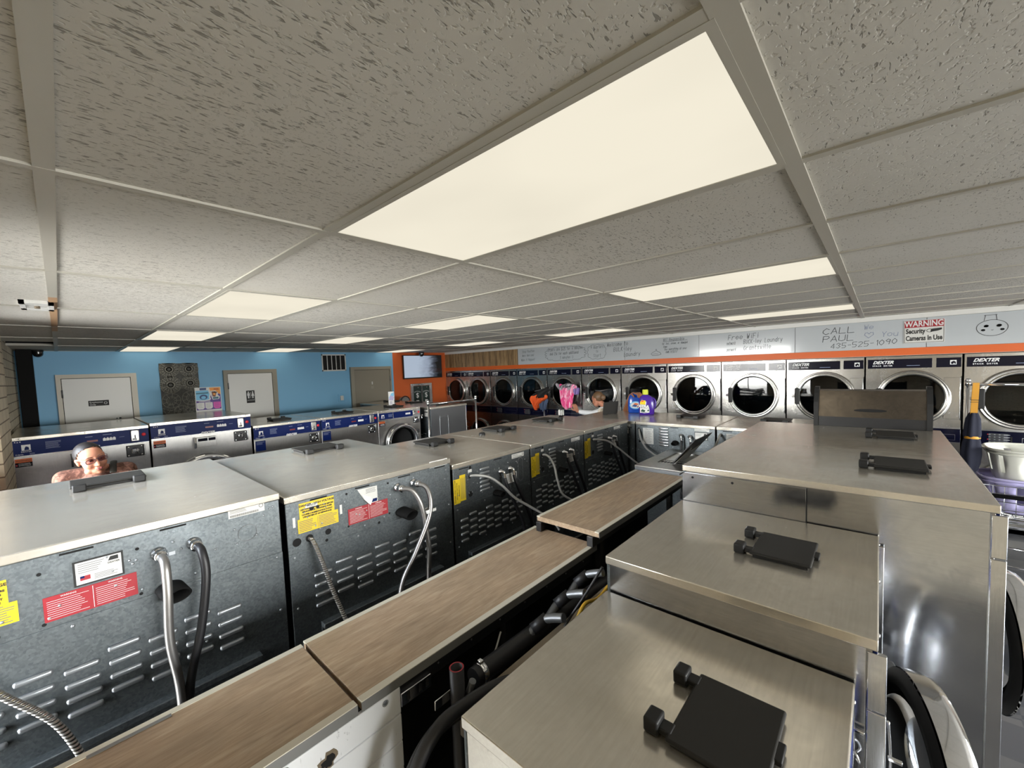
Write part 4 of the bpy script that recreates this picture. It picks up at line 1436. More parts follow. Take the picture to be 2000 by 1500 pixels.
# --- rows along the blue wall: fronts to the camera -------------------------------------------------------------------
def blue_label(k): return ('steel washer with blue panel beside the brick wall, behind the woman in glasses',
                           'steel washer with blue panel and chrome soap drawer, poster standing on its top',
                           'lower blue-panelled washer just right of the taller pair, navy patch under its panel',
                           'lower blue-panelled washer between its twin and the smallest one, navy patch under its panel',
                           'smallest blue-panelled washer at the right end of its row, round door in view')[k]
HY = 5.98
washer(blue_label(0), .965, 1.30, 1.575, (-.34, HY, 0), 0, 'big', 'large', None, sid=41, door_z=.80, Rd=.36)
t, P, f = washer(blue_label(1), .968, 1.30, 1.590, (.632, HY, 0), 0, 'big', 'large', None, sid=42, door_z=.82, Rd=.36)
washer(blue_label(2), .848, 1.12, 1.432, (1.616, HY, 0), 0, 'med', 'med', (.45, .50, .25, .22), sid=43, door_z=.74)
washer(blue_label(3), .887, 1.12, 1.435, (2.468, HY, 0), 0, 'med', 'med', (.50, .46, .25, .22), sid=44, door_z=.74)
washer(blue_label(4), .808, 1.12, 1.440, (3.360, HY, 0), 0, 'small', 'med', (.55, .50, .25, .22), sid=45, door_z=.90, Rd=.30)

# end column turned sideways
for k in range(3):
    y0 = 5.92 + .845 * k
    lb = ('grey washer seen from its plain side, rounded panel pressed in its steel',
          'washer turned sideways, second in the far end column, dark lid on top',
          'washer turned sideways, last before the orange wall, thin dark lid on top')[k]
    t, P, f = washer(lb, .838, .84, 1.405, (5.19, y0, 0), PI / 2, 'med', 'short', (.42, .40, .26, .22), sid=50 + k, side='grey_metal')
    if k == 0:
        gg = G()
        pts = [(.20, .35), (.20, 1.17), (.215, 1.20), (.245, 1.215), (.345, 1.215), (.375, 1.20), (.39, 1.17), (.39, .35)]
        # pressed outline on the side at local x = 0 (faces the camera)
        gg.tube('louvre', [(.0045, .84 - a, b) for a, b in pts], .0055, 8, sub=4)
        gg.build('pressed_panel', t)
        labels_short(t, P)

# ------------------------------------------------------------------ tumble dryers
def make_dryer():
    w, h, d = .846, 2.02, .80
    t = D.objects.new('tumble_dryer', None)
    C.objects.link(t)
    gg = G()
    gg.box('dryer_steel', 0, w, .012, d, 0, h)
    o = gg.build('cabinet', t)
    # front sheet with two round openings
    zu, zl, R = 1.508, .50, .335
    cx = .43
    r = .285
    def sheet(z0, z1, zc):
        gg = G()
        bm = gg.bm
        k = gg.mi('dryer_steel')
        a = [bm.verts.new((x, 0, z)) for x, z in ((.003, z0), (w - .003, z0), (w - .003, z1), (.003, z1))]
        c = [bm.verts.new((cx + r * math.cos(2 * PI * i / 48), 0, zc + r * math.sin(2 * PI * i / 48))) for i in range(48)]
        es = [bm.edges.new((a[i], a[(i + 1) % 4])) for i in range(4)] + [bm.edges.new((c[i], c[(i + 1) % 48])) for i in range(48)]
        res = bmesh.ops.triangle_fill(bm, use_beauty=True, use_dissolve=False, edges=es)
        for f in bm.faces:
            f.material_index = k
        # edge return
        gg.box('dryer_steel', .003, w - .003, 0.0005, .012, z0, z0 + .004)
        gg.box('dryer_steel', .003, w - .003, 0.0005, .012, z1 - .004, z1)
        return gg.build('front_panel', t)
    sheet(1.166, h - .002, zu)
    sheet(.06, .985, zl)
    for zc in (zu, zl):
        gg = G()
        gg.lathe('ring_steel', [(R, 0.0), (R, -.025), (R * .985, -.035), (R * .945, -.038), (R * .935, -.032), (R * .90, -.040), (R * .86, -.042), (R * .825, -.034), (R * .81, -.01), (R * .81, 0)], (cx, 0, zc), (0, 1, 0), 56)
        gg.lathe('black_rubber', [(R * .86, 0), (R * .80, -.004), (R * .78, .004)], (cx, 0, zc), (0, 1, 0), 48)
        dr = gg.build('door', t)
        gg = G()
        gg.lathe('door_glass', [(0, -.020), (R * .5, -.018), (R * .815, -.012)], (cx, 0, zc), (0, 1, 0), 40)
        gg.build('door_glass', dr)
        gg = G()
        gg.box('black_plastic', cx - R * .98, cx - R * .80, -.055, -.02, zc - .115, zc + .115, 0.012)
        gg.build('door_handle', dr)
        gg = G()
        gg.box('chrome', cx - R - .028, cx - R + .02, -.045, -.012, zc - .018, zc + .018, 0.005)
        gg.build('door_catch', dr)
        gg = G()
        gg.lathe('drum', [(r, .002), (r, .55), (0, .55)], (cx, 0, zc), (0, 1, 0), 40)
        gg.build('drum', t)
    # cabinet must be open behind the sheets
    bm = bmesh.new(); bm.from_mesh(o.data)
    kill = [f for f in bm.faces if f.normal.y < -.9]
    bmesh.ops.delete(bm, geom=kill, context='FACES')
    bm.to_mesh(o.data); bm.free()
    # side access door
    gg = G()
    gg.box('dryer_steel', .70, .836, -.006, 0, 1.262, 1.752, 0.003)
    gg.box('dark_hole', .836, .842, -.003, 0, 1.25, 1.765)
    gg.box('steel_trim', .826, .834, -.010, -.005, 1.27, 1.745, 0.002)
    gg.build('access_panel', t)
    # top band
    gg = G()
    gg.box('navy_dark', .020, .600, -.006, 0, 1.872, 1.984, 0.002)
    gg.box('navy_dark', .634, .836, -.006, 0, 1.872, 1.984, 0.002)
    b = gg.build('name_band', t)
    gg = G()
    gg.text('white_ink', 'DEXTER', .052, TM((.068, -.0068, 1.944), (1, 0, 0), UP), shear=.4, align='LEFT', off=.002)
    gg.text('white_ink', 'STACK  DRYER', .023, TM((.066, -.0068, 1.902), (1, 0, 0), UP), align='LEFT', space=1.25, off=.0006)
    bars(gg, 'pale_ink', lambda a, q: (a, -.0065, q), .38, .50, 1.898, 1.906, 1, .7, 1)
    gg.face('white_ink', [(.772 + a, -.0066, 1.928 + z) for a, z in ((-.026, -.026), (.026, -.026), (.026, .026), (-.026, .026))])
    gg.face('navy_dark', [(.772 + a, -.0070, 1.928 + z) for a, z in ((-.017, -.02), (.019, -.02), (.020, .004), (.004, .018), (-.006, .012), (-.019, .004))])
    gg.face('white_ink', [(.772 + a, -.0073, 1.928 + z) for a, z in ((-.002, -.019), (.012, -.019), (.006, -.004))])
    gg.build('lettering', b)
    # control band between the two drums
    gg = G()
    gg.box('navy_dark', .003, w - .003, -.014, 0, .992, 1.146, 0.003)
    gg.box('steel_trim', .003, w - .003, -.004, 0, 1.146, 1.166)
    gg.box('steel_trim', .003, w - .003, -.004, 0, .985, .992)
    c = gg.build('control_panel', t)
    gg = G()
    y = -.0146
    for k in range(4):
        z = 1.108 - k * .028
        gg.face('grey_metal', [(a, y, z + b) for a, b in ((.20, -.010), (.335, -.010), (.360, 0), (.335, .010), (.20, .010))])
        for q in range(3):
            gg.box('black_plastic', .215 + q * .036, .238 + q * .036, y - .002, y, z - .006, z + .006)
    for b0, b1 in ((.44, .80),):
        gg.box('steel_trim', b0, b1, y - .001, y, 1.015, 1.018)
        gg.box('steel_trim', b0, b1, y - .001, y, 1.080, 1.083)
        gg.box('steel_trim', b0, b0 + .003, y - .001, y, 1.015, 1.083)
        gg.box('steel_trim', b1 - .003, b1, y - .001, y, 1.015, 1.083)
    gg.box('dark_hole', .36, .372, y - .001, y, 1.03, 1.09)
    gg.build('buttons', c)
    gg = G()
    for z in (1.108, 1.052):
        gg.ball('red_knob', (.192, y - .002, z), .006, 8, 6)
    gg.build('indicator_lamp', c)
    return t
dry_lab = ['stacked dryer wedged against the orange wall, first of the row',
 'stacked dryer second from the orange wall, behind the far cart pole',
 'stacked dryer third from the orange wall, empty dark drum',
 'stacked dryer with dark laundry in its drum, left of the black garment',
 'stacked dryer with pink cloth hanging in front of its door',
 'stacked dryer behind the woman with tied-back hair',
 'stacked dryer with grey laundry in its drum, behind the purple jug',
 'bright stacked dryer just right of the one behind the purple jug',
 'stacked dryer under the wireless network writing',
 'stacked dryer partly hidden by the left end of the slanted hood',
 'stacked dryer behind the right part of the slanted hood, under the warning sign',
 'stacked dryer behind the white laundry basket, navy umbrella in front']
DR = make_dryer()
dryers = []
for k in range(12):
    o = DR if k == 0 else copy_tree(DR)
    o.location = (XD, 8.722 - .858 * k - .014 if k else 8.689, 0)
    o.rotation_euler = (0, 0, -PI / 2)
    tag(o, dry_lab[k], 'dryer', 'stacked dryers along the right wall')
    dryers.append(o)
def laundry(o, mats_, seed, n=7, zc=1.508):
    rnd = random.Random(seed)
    for k in range(n):
        gg = G()
        m = mats_[k % len(mats_)]
        gg.ball(m, (0, 0, 0), (rnd.uniform(.10, .16), rnd.uniform(.05, .09), rnd.uniform(.07, .12)), 20, 14)
        for v in gg.bm.verts:
            v.co += Vector((math.sin(v.co.z * 60 + seed + k), math.cos(v.co.x * 55 + k), math.sin(v.co.x * 48 + k * 2))) * .012
        a = rnd.uniform(-.14, .14)
        b = rnd.uniform(-.2, .12) if k % 2 else rnd.uniform(-.2, -.02)
        lw = gg.build('garment')
        lw.matrix_world = Matrix.Translation((XD + rnd.uniform(.07, .2), o.location.y - .43 - a, zc + b))
        yield lw
LA = [('dark crumpled laundry seen through the dryer glass left of the black garment', dryers[3], ['cloth_black', 'cloth_black', 'cloth_grey'], 5),
      ('grey crumpled laundry seen through the dryer glass behind the purple jug', dryers[6], ['cloth_grey', 'cloth_black', 'cloth_blue'], 8)]
for lb, o, ms, sd in LA:
    for lw in laundry(o, ms, sd):
        tag(lw, lb, 'laundry', 'loose laundry inside the dryers')

# boards over the dryers ------------------------------------------------------------------------------------------
BZ0, BZ1 = 2.119, 2.470
def board(label, y0, y1):
    t = thing('whiteboard', label, 'whiteboard', (XD - .004, 0, 0), 0, 'whiteboards over the dryers')
    gg = G()
    gg.box('whiteboard', -.010, 0, y1 + .0025, y0 - .0025, BZ0, BZ1, 0.0015)
    gg.build('board', t)
    return t
def wr(t, lines, seed=0, name='handwriting', m='marker'):
    gg = G()
    fn = lambda a, b: (-.0116, -a, b)
    for (s_, y, z, h, wd, rise) in lines:
        hand(gg, m, s_, -y, z, h, fn, max(.003, h * .075), .12, rise, .04, wd)
    return gg
fn = lambda a, b: (-.0116, -a, b)
def cloud(gg, y0, y1, z0, z1, n):
    pts = []
    for k in range(n * 6 + 1):
        q = 2 * PI * k / (n * 6)
        r = 1 + .10 * abs(math.sin(q * n / 2))
        ca, sa = math.cos(q), math.sin(q)
        sup = (abs(ca) ** 3.2 + abs(sa) ** 3.2) ** (-1 / 3.2)
        pts.append((-(y0 + y1) / 2 + (y0 - y1) / 2 * ca * sup * r * .93, (z0 + z1) / 2 + (z1 - z0) / 2 * sa * sup * r * .93))
    gg.ink('marker', pts, .005, fn)
b1 = board('longest whiteboard beside the wood panelling, handwriting in cloud outlines', 6.08, 3.478)
gg = wr(b1, [('Stay Positive', 5.94, 2.375, .052, .52, .02), ('Work Hard and', 5.94, 2.29, .046, .50, .02), ('Make it Happen!', 5.98, 2.19, .050, .52, .03)])
gg.build('handwriting', b1)
gg = wr(b1, [('Dryers are $.25 for 6 minutes', 5.22, 2.372, .062, .44, .01), ('and 25% for each additional', 5.18, 2.285, .056, .45, .01), ('5 minutes :)', 4.92, 2.20, .056, .5, .02)])
cloud(gg, 5.30, 4.30, 2.165, 2.445, 17)
o = gg.build('handwriting', b1)
gg = wr(b1, [('4 Quarters', 4.185, 2.365, .056, .46, .02), ('to', 4.07, 2.29, .05, .5, 0), ('Start', 4.13, 2.20, .06, .55, .02)])
cloud(gg, 4.26, 3.86, 2.165, 2.44, 11)
gg.build('handwriting', b1)
gg = wr(b1, [('Welcome to', 3.83, 2.385, .068, .62, .01), ('BULK-ley', 3.70, 2.285, .074, .62, .02), ('L', 3.49, 2.185, .07, .6, .02)])
gg.build('handwriting', b1)
b2 = board('whiteboard with a small drop drawing and underlined handwriting', 3.478, 2.178)
gg = wr(b2, [('aundry', 3.455, 2.187, .072, .62, .02), ('NOT Responsible', 2.76, 2.410, .046, .5, .01), ('for lost, stolen, or damaged', 2.78, 2.350, .036, .40, .01), ('items', 2.76, 2.300, .036, .42, .01), ('Use everything at your', 2.74, 2.255, .036, .44, .01), ('OWN RISK!!!', 2.72, 2.205, .038, .5, .01)])
gg.ink('marker', [(-2.76, 2.402), (-2.36, 2.408)], .004, fn)
gg.ink('marker', [(-2.95 + a, 2.175 + b) for a, b in ((.10, 0), (.0, .0), (-.03, .03), (.0, .055), (.05, .075), (.065, .11), (.075, .075), (.13, .05), (.15, .02), (.10, 0))], .005, fn)
gg.ink('marker', [(-2.95 + a, 2.185 + b) for a, b in ((.0, .012), (.05, .02), (.10, .012))], .004, fn)
gg.build('handwriting', b2)
b3 = board('whiteboard lettered with the wireless network and password', 2.178, .886)
gg = wr(b3, [('Free WiFi', 1.745, 2.355, .074, .66, .02), ('network', 1.765, 2.282, .050, .34, .01), ('BUCK-ley Laundry', 1.535, 2.285, .062, .48, .02), ('password', 1.765, 2.185, .048, .30, .01), ('Grantsville', 1.535, 2.190, .066, .52, .02)])
gg.build('handwriting', b3)
b4 = board('whiteboard with a large handwritten phone number and a heart', .886, -.418)
gg = wr(b4, [('CALL', .575, 2.345, .078, 1.25, .02), ('PAUL', .575, 2.242, .076, 1.25, .02), ('435-525-1090', .490, 2.150, .064, .95, .04)], m='marker')
gg.build('handwriting', b4)
gg = wr(b4, [('We', .150, 2.375, .058, .9, .02), ('You', -.02, 2.27, .062, .9, .04)], m='pale_ink')
gg.ink('pale_ink', [(-.135 + a, 2.265 + b) for a, b in ((.03, 0), (-.01, .04), (0, .065), (.02, .068), (.035, .05), (.05, .07), (.075, .066), (.078, .04), (.03, 0))], .005, fn)
gg.build('handwriting', b4)
b5 = board('whiteboard with a drawn round face, right of the warning sign', -.418, -1.72)
gg = G()
C0 = (.93, 2.30)
gg.ink('black_ink', [(C0[0] + .115 * math.cos(q) * (1 + .02 * math.sin(3 * q)), C0[1] + .088 * math.sin(q)) for q in [2 * PI * k / 40 for k in range(41)]], .0045, fn)
gg.ink('black_ink', [(C0[0] - .06, C0[1] + .082), (C0[0] - .05, C0[1] + .142), (C0[0] - .06, C0[1] + .140), (C0[0] + .035, C0[1] + .142), (C0[0] + .028, C0[1] + .140), (C0[0] + .034, C0[1] + .086)], .004, fn)
for sx, r in ((-.042, .017), (.052, .019)):
    for rr in (1, .8, .6, .4, .2):
        gg.ink('black_ink', [(C0[0] + sx + r * rr * math.cos(q), C0[1] + .02 + r * rr * .8 * math.sin(q) + (1 - rr) * .002) for q in [2 * PI * k / 16 for k in range(11 if rr == 1 else 17)]], .004, fn)
for sx in (-.065, .075):
    for rr in (1, .5):
        gg.ink('black_ink', [(C0[0] + sx + .013 * rr * math.cos(q), C0[1] - .022 + .009 * rr * math.sin(q)) for q in [2 * PI * k / 12 for k in range(13)]], .006, fn)
gg.ink('black_ink', [(C0[0] - .006, C0[1] - .022), (C0[0] + .002, C0[1] - .026), (C0[0] + .010, C0[1] - .022)], .0035, fn)
gg.build('drawing', b5)
b6 = board('blank whiteboard at the near end, right of the drawn face', -1.72, -3.02)
gg = wr(b6, [], 0)
gg.bm.free()

# warning sign
t = thing('warning_sign', 'red and white security camera warning sign stuck over the boards', 'sign', (XD - .016, -.394, 2.307))
gg = G()
gg.box('white_label', -.003, 0, -.174, .174, -.136, .136, 0.001)
gg.build('plate', t)
gg = G()
T_ = lambda y, z: TM((-.0034, -y, z), (0, -1, 0), UP)
gg.box('red_label', -.0034, -.003, -.168, .168, .050, .131)
gg.text('white_ink', 'WARNING', .092, T_(0, .090), off=.0022, sx=.74)
gg.text('black_ink', 'Security', .080, T_(-.155, .004), align='LEFT', off=.0026, sx=.64)
gg.text('black_ink', 'Cameras In Use', .080, T_(-.155, -.080), align='LEFT', off=.0026, sx=.60)
for a0, a1, b0, b1 in ((-.168, .168, -.131, -.127), (-.168, -.164, -.131, .05), (.164, .168, -.131, .05)):
    gg.box('black_ink', -.0034, -.003, -a1, -a0, b0, b1)
gg.ink('black_ink', [(.052 + .028 * math.cos(q), .006 + .018 * math.sin(q)) for q in [2 * PI * k / 24 for k in range(25)]], .005, lambda a, b: (-.0036, -a, b))
gg.prism('black_ink', [(.055, -.012), (.115, -.002), (.150, .010), (.150, .032), (.075, .026), (.060, .02)], lambda a, b, e: (-.0034 - e, -a, b), 0, .0004)
gg.build('lettering', t)
# ------------------------------------------------------------------ boards over the service chase
def cover(label, x0, x1, y0, y1, z, ends=True):
    t = thing('cover_board', label, 'cover board', ((x0 + x1) / 2, (y0 + y1) / 2, z), 0, 'wood boards over the service gap')
    a, b = (x1 - x0) / 2, (y1 - y0) / 2
    gg = G(); gg.box('laminate', -a, a, -b + .002, b - .002, -.030, 0); gg.build('panel', t)
    for s_ in (-1, 1):
        gg = G()
        y0_, y1_ = (-b - .002, -b + .027) if s_ < 0 else (b - .024, b + .002)
        gg.box('cream_trim', -a - .002, a + .002, y0_, y1_, -.006, .0016, 0.001)
        ye = -b - .0025 if s_ < 0 else b + .0005
        gg.box('grey_trim', -a - .002, a + .002, ye, ye + .002, -.034, -.001)
        o = gg.build('edge_strip', t); o['label'] = 'pale metal edge strip'
    return t
c1 = cover('wood-look cover board nearest, over the white plank panel', -.40, .560, 1.226, 1.677, 1.0)
gg = G(); gg.box('grey_trim', -.10, .085, .190, .205, .0016, .0022); gg.build('tape_scrap', c1)
cover('longest wood-look cover board, middle of the three', .577, 2.035, 1.226, 1.690, 1.0)
cover('wood-look cover board raised a step, runs up to the steel box', 1.996, 3.415, 1.184, 1.636, 1.092)

# steel frame carrying them
t = thing('support_frame', 'black steel frame under the wood cover boards', 'frame', (0, 0, 0))
for y in (1.262, 1.64):
    gg = G(); gg.box('black_metal', -.40, 2.0, y - .02, y + .02, .905, .968, 0.003)
    rnd = random.Random(int(y * 10))
    for k in range(14):
        gg.ball('grey_metal', (-.3 + k * .17, y - .021, .94), .004, 8, 5)
    gg.build('rail', t)
    gg = G(); gg.box('black_metal', 1.98, 3.42, y - .045, y - .005, 1.0, 1.06, 0.003); gg.build('rail', t)
for x in (.30, 1.30, 2.10, 3.2):
    for y in (1.275, 1.64):
        gg = G(); gg.box('black_metal', x - .02, x + .02, y - .018 - (.03 if x > 2 else 0), y + .018 - (.03 if x > 2 else 0), 0, .91 if x < 2 else 1.01); gg.build('post', t)
gg = G(); gg.box('black_metal', -.40, 3.4, 1.40, 1.44, .30, .36); gg.build('rail', t)
gg = G(); gg.box('black_metal', -.4, 3.4, 1.52, 1.54, .02, .88); o = gg.build('back_sheet', t)

# white plank panel
t = thing('plank_panel', 'white painted grooved plank panel with a ragged hole', 'panel', (.2, 1.222, 0))
gg = G()
zs = [.02 + .0985 * k for k in range(11)]
for k in range(9):
    z0, z1 = .085 + .098 * k, .085 + .098 * (k + 1)
    gg.box('shiplap', -.60, .513, 0, .016, z0 + .004, z1 - .002, 0.003)
    gg.box('shiplap', -.60, .513, .005, .016, z0 - .004, z0 + .006)
gg.build('planks', t)
gg = G()
rnd = random.Random(5)
pl = []
for k in range(18):
    q = 2 * PI * k / 18
    r = .024 * rnd.uniform(.7, 1.35)
    pl.append((.262 + r * 1.1 * math.cos(q), .892 + r * math.sin(q)))
gg.prism('beam_wood', pl, lambda a, b, e: (a, -e, b), -.004, .001)
gg.prism('dark_hole', [(.262 + (a - .262) * .7, .890 + (b - .892) * .7) for a, b in pl], lambda a, b, e: (a, -e, b), -.004, .0016)
gg.build('ragged_hole', t)
for a, b in ((.455, .945), (.145, .952)):
    gg = G(); gg.lathe('grey_metal', [(0, 0), (.006, .001), (.008, 0)], (a, -.001, b), (0, -1, 0), 12); gg.lathe('grey_ink', [(.009, .0005), (.011, .0005)], (a, -.001, b), (0, -1, 0), 16); gg.build('screw', t)

# pipes and hoses in the gap
t = thing('drain_stack', 'black upright pipe with a red cut end in the gap beside the plank panel', 'pipe', (.865, 1.10, 0))
gg = G(); gg.lathe('rubber_hose', [(.026, 0), (.026, 1.005), (.021, 1.005), (.021, .9)], n=24); gg.build('pipe', t)
gg = G(); gg.lathe('red_label', [(.0215, 1.0052), (.0258, 1.0052)], n=24); gg.build('cut_end', t)
t = thing('drain_pipe', 'thick black drain hose lying along the gap, steel clamp on its end', 'pipe', (0, 0, 0))
gg = G(); gg.tube('rubber_hose', [(.95, 1.11, .905), (1.1, 1.11, .90), (1.5, 1.12, .875), (2.2, 1.14, .80), (3.2, 1.15, .70)], .036, 16); gg.build('hose', t)
gg = G(); gg.lathe('chrome', [(.038, 0), (.041, .004), (.041, .02), (.038, .024)], (.975, 1.11, .905), (1, 0, -.05), 20); gg.box('chrome', .978, .996, 1.10, 1.12, .942, .956, 0.003); o = gg.build('hose_clamp', t); o['label'] = 'steel clamp'
t = thing('tap', 'small brass valve with a white plastic tip beside the black upright pipe', 'valve', (.905, 1.105, .86))
gg = G(); gg.cyl('grey_metal', (-.02, 0, 0), (.04, -.01, -.012), .017); gg.cyl('grey_metal', (.0, 0, -.01), (.01, -.03, .075), .013); gg.cyl('grey_metal', (.015, -.01, -.01), (.045, -.045, -.035), .013, .011); gg.build('body', t)
gg = G(); gg.cyl('white_paint', (.045, -.045, -.035), (.078, -.075, -.06), .0085, .006); o = gg.build('nozzle', t); o['label'] = 'white plastic tip'
gg = G(); gg.box('chrome', -.12, -.02, .02, .026, .02, .055, 0.004); gg.build('bracket', t)
t = thing('junction_plate', 'shiny slotted metal plate under the cover board beside the plank panel', 'plate', (.78, 1.232, .905))
gg = G(); gg.box('chrome', -.06, .07, 0, .02, -.028, .022, 0.004)
for a in (-.03, .02, .05):
    gg.box('dark_hole', a - .006, a + .006, -.001, .002, -.015, .012)
gg.build('plate', t)
t = thing('timber_beam', 'long rough timber lying at the bottom of the gap', 'timber', (2.1, .985, .90))
gg = G(); gg.box('beam_wood', -1.3, 1.5, -.05, .03, -.05, .04, 0.003); gg.build('beam', t)
t = thing('water_hose', 'pair of thick black hoses looping over the near corner of the gap', 'hose', (0, 0, 0))
for k, (dy, dz) in enumerate(((0, 0), (.035, -.045))):
    gg = G(); gg.tube('rubber_hose', [(.55, 1.02 + dy, .66 + dz), (.62, 1.01 + dy, .86 + dz), (.70, 1.0 + dy, .95 + dz), (.80, .99 + dy, .965 + dz), (.95, .97 + dy, .955 + dz), (1.15, .95 + dy, .88 + dz), (1.5, .95 + dy, .72 + dz)], .021, 12); gg.build('hose', t)
def cable(name, label, m, pts, r):
    gg = G(); gg.tube(m, pts, r, 10)
    tag(gg.build(name), label, 'cable')
cable('cable', 'yellow cord curling out of the gap beside the second step', 'yellow_cord', [(1.52, 1.0, .72), (1.45, .99, .84), (1.45, .98, .93), (1.50, .97, .985), (1.60, .96, .97), (1.72, .95, 1.0), (1.86, .93, 1.0), (2.0, .95, .85)], .0085)
cable('cable', 'thin yellow cord leaning under the raised board', 'yellow_cord', [(2.32, 1.12, .95), (2.28, 1.10, .85), (2.22, 1.10, .70)], .007)
cable('cable', 'thick black cable bowed beneath the far cover board beside the steel step', 'rubber_hose', [(2.42, 1.17, .94), (2.6, 1.10, .965), (2.85, 1.03, 1.02), (3.1, .97, 1.12), (3.2, .93, 1.16)], .017)
cable('cable', 'ribbed grey cable dropping below the far cover board', 'pale_conduit', [(2.50, 1.15, .96), (2.46, 1.12, .90), (2.44, 1.11, .78), (2.40, 1.1, .6)], .008)
cable('cable', 'thin grey wire leaning against the black hose in the gap', 'pale_conduit', [(1.18, 1.19, .93), (1.10, 1.15, .90), (1.02, 1.12, .88), (.98, 1.11, .90)], .004)
cable('cable', 'thin dark cable hanging at the corner of the second step', 'rubber_hose', [(1.47, .86, 1.2), (1.43, .92, 1.08), (1.36, 1.0, .92), (1.25, 1.02, .8)], .006)
rnd = random.Random(9)
for k, lb in enumerate(('dull pipe elbow deep in the gap beside the second step', 'dull pipe joint behind the yellow cord', 'short grey pipe across the gap under the middle board')):
    t = thing('pipe_fitting', lb, 'pipe', (1.32 + .20 * k, 1.10 + .02 * k, .93 + .01 * k))
    gg = G(); gg.tube('grey_metal', [(-.12, 0, -.05), (0, 0, 0), (.02, -.04, .03), (.03, -.12, .06)], .019, 12); gg.build('pipe', t)
    gg = G(); gg.cyl('rubber_hose', (-.03, .005, -.012), (.03, -.03, .025), .026); gg.build('collar', t)

# flat steel box with an open lid at the end of the gap
t = thing('steel_box', 'flat grey steel box with its dark lid tilted open at the end of the boards', 'box', (3.445, 1.205, 1.075))
X1, Y1 = .83, .432
gg = G()
gg.box('grey_metal', 0, X1, 0, Y1, 0, .04, 0.002)
for x0, x1, y0, y1 in ((0, .20, 0, Y1), (X1 - .14, X1, 0, Y1), (.20, X1 - .14, 0, .05), (.20, X1 - .14, Y1 - .11, Y1)):
    gg.box('steel_front', x0 - .012 if x0 == 0 else x0, x1, y0, y1 + (.012 if y1 == Y1 else 0), .04, .056, 0.001)
for x0, x1, y0, y1 in ((-.012, 0, 0, Y1 + .01),):
    gg.box('grey_metal', x0, x1 + .004, y0, y1, -.012, .045)
gg.build('tray', t)
gg = G()
gg.box('paper', .20, X1 - .14, .05, Y1 - .11, .040, .044)
for k in range(9):
    gg.box('black_ink', .26, .31, .07 + k * .028, .09 + k * .028, .044, .0462)
for k in range(15):
    gg.box('black_ink', .345, .365, .06 + k * .017, .070 + k * .017, .044, .0462)
o = gg.build('diagram_plate', t); o['label'] = 'pale plate printed in black'
gg = G()
gg.box('black_metal', 0, .50, -.30, 0, 0, .008, 0.002)
o = gg.build('lid', t, (.185, .175, .058)); o.rotation_euler = (-.86, 0, 0)
gg = G()
gg.prism('paper', [(.02, .0), (.42, .02), (.40, -.17), (.2, -.12), (.10, -.2)][::-1], lambda a, b, e: (a, b, e), -.012, -.004)
l2 = gg.build('torn_paper', o)
o['label'] = 'dark lid propped open'

# slanted hood on the far washer
t = thing('metal_hood', 'dark slanted steel hood with black end caps on the far broad washer', 'hood', (4.27, .055, 1.470))
prof = [(0, 0), (0, .075), (-.0, .085), (.07, .295), (.085, .312), (.13, .318), (.13, 0)]
gg = G(); gg.prism('black_metal', [(0, 0), (0, .078), (.13, .078), (.13, 0)], lambda a, b, e: (a, e, b), -.345, .345); gg.build('base_rail', t)
gg = G()
gg.prism('hood_steel', [(.004, .078), (.072, .290), (.13, .300), (.13, .078)], lambda a, b, e: (a, e, b), -.325, .325)
gg.build('slanted_plate', t)
for s_ in (-1, 1):
    gg = G()
    pl = [(-.008, 0), (-.008, .16), (.0, .20), (.03, .27), (.05, .305), (.075, .322), (.135, .325), (.135, 0)]
    gg.prism('black_plastic', pl, lambda a, b, e: (a, e, b), *sorted((s_ * .325, s_ * .357)))
    gg.build('end_cap', t)
gg = G()
for k in range(1):
    pl = [(-.11 + .105 + .10 * math.cos(q) * (1 if True else 1), .012 * math.sin(q)) for q in [2 * PI * i / 24 for i in range(24)]]
    gg.prism('dark_hole', [(a, .135 + b) for a, b in pl], lambda a, b, e: (.004 + (b - .078) * .32 - e, a, b), .0005, .0025)
gg.build('slot', t)

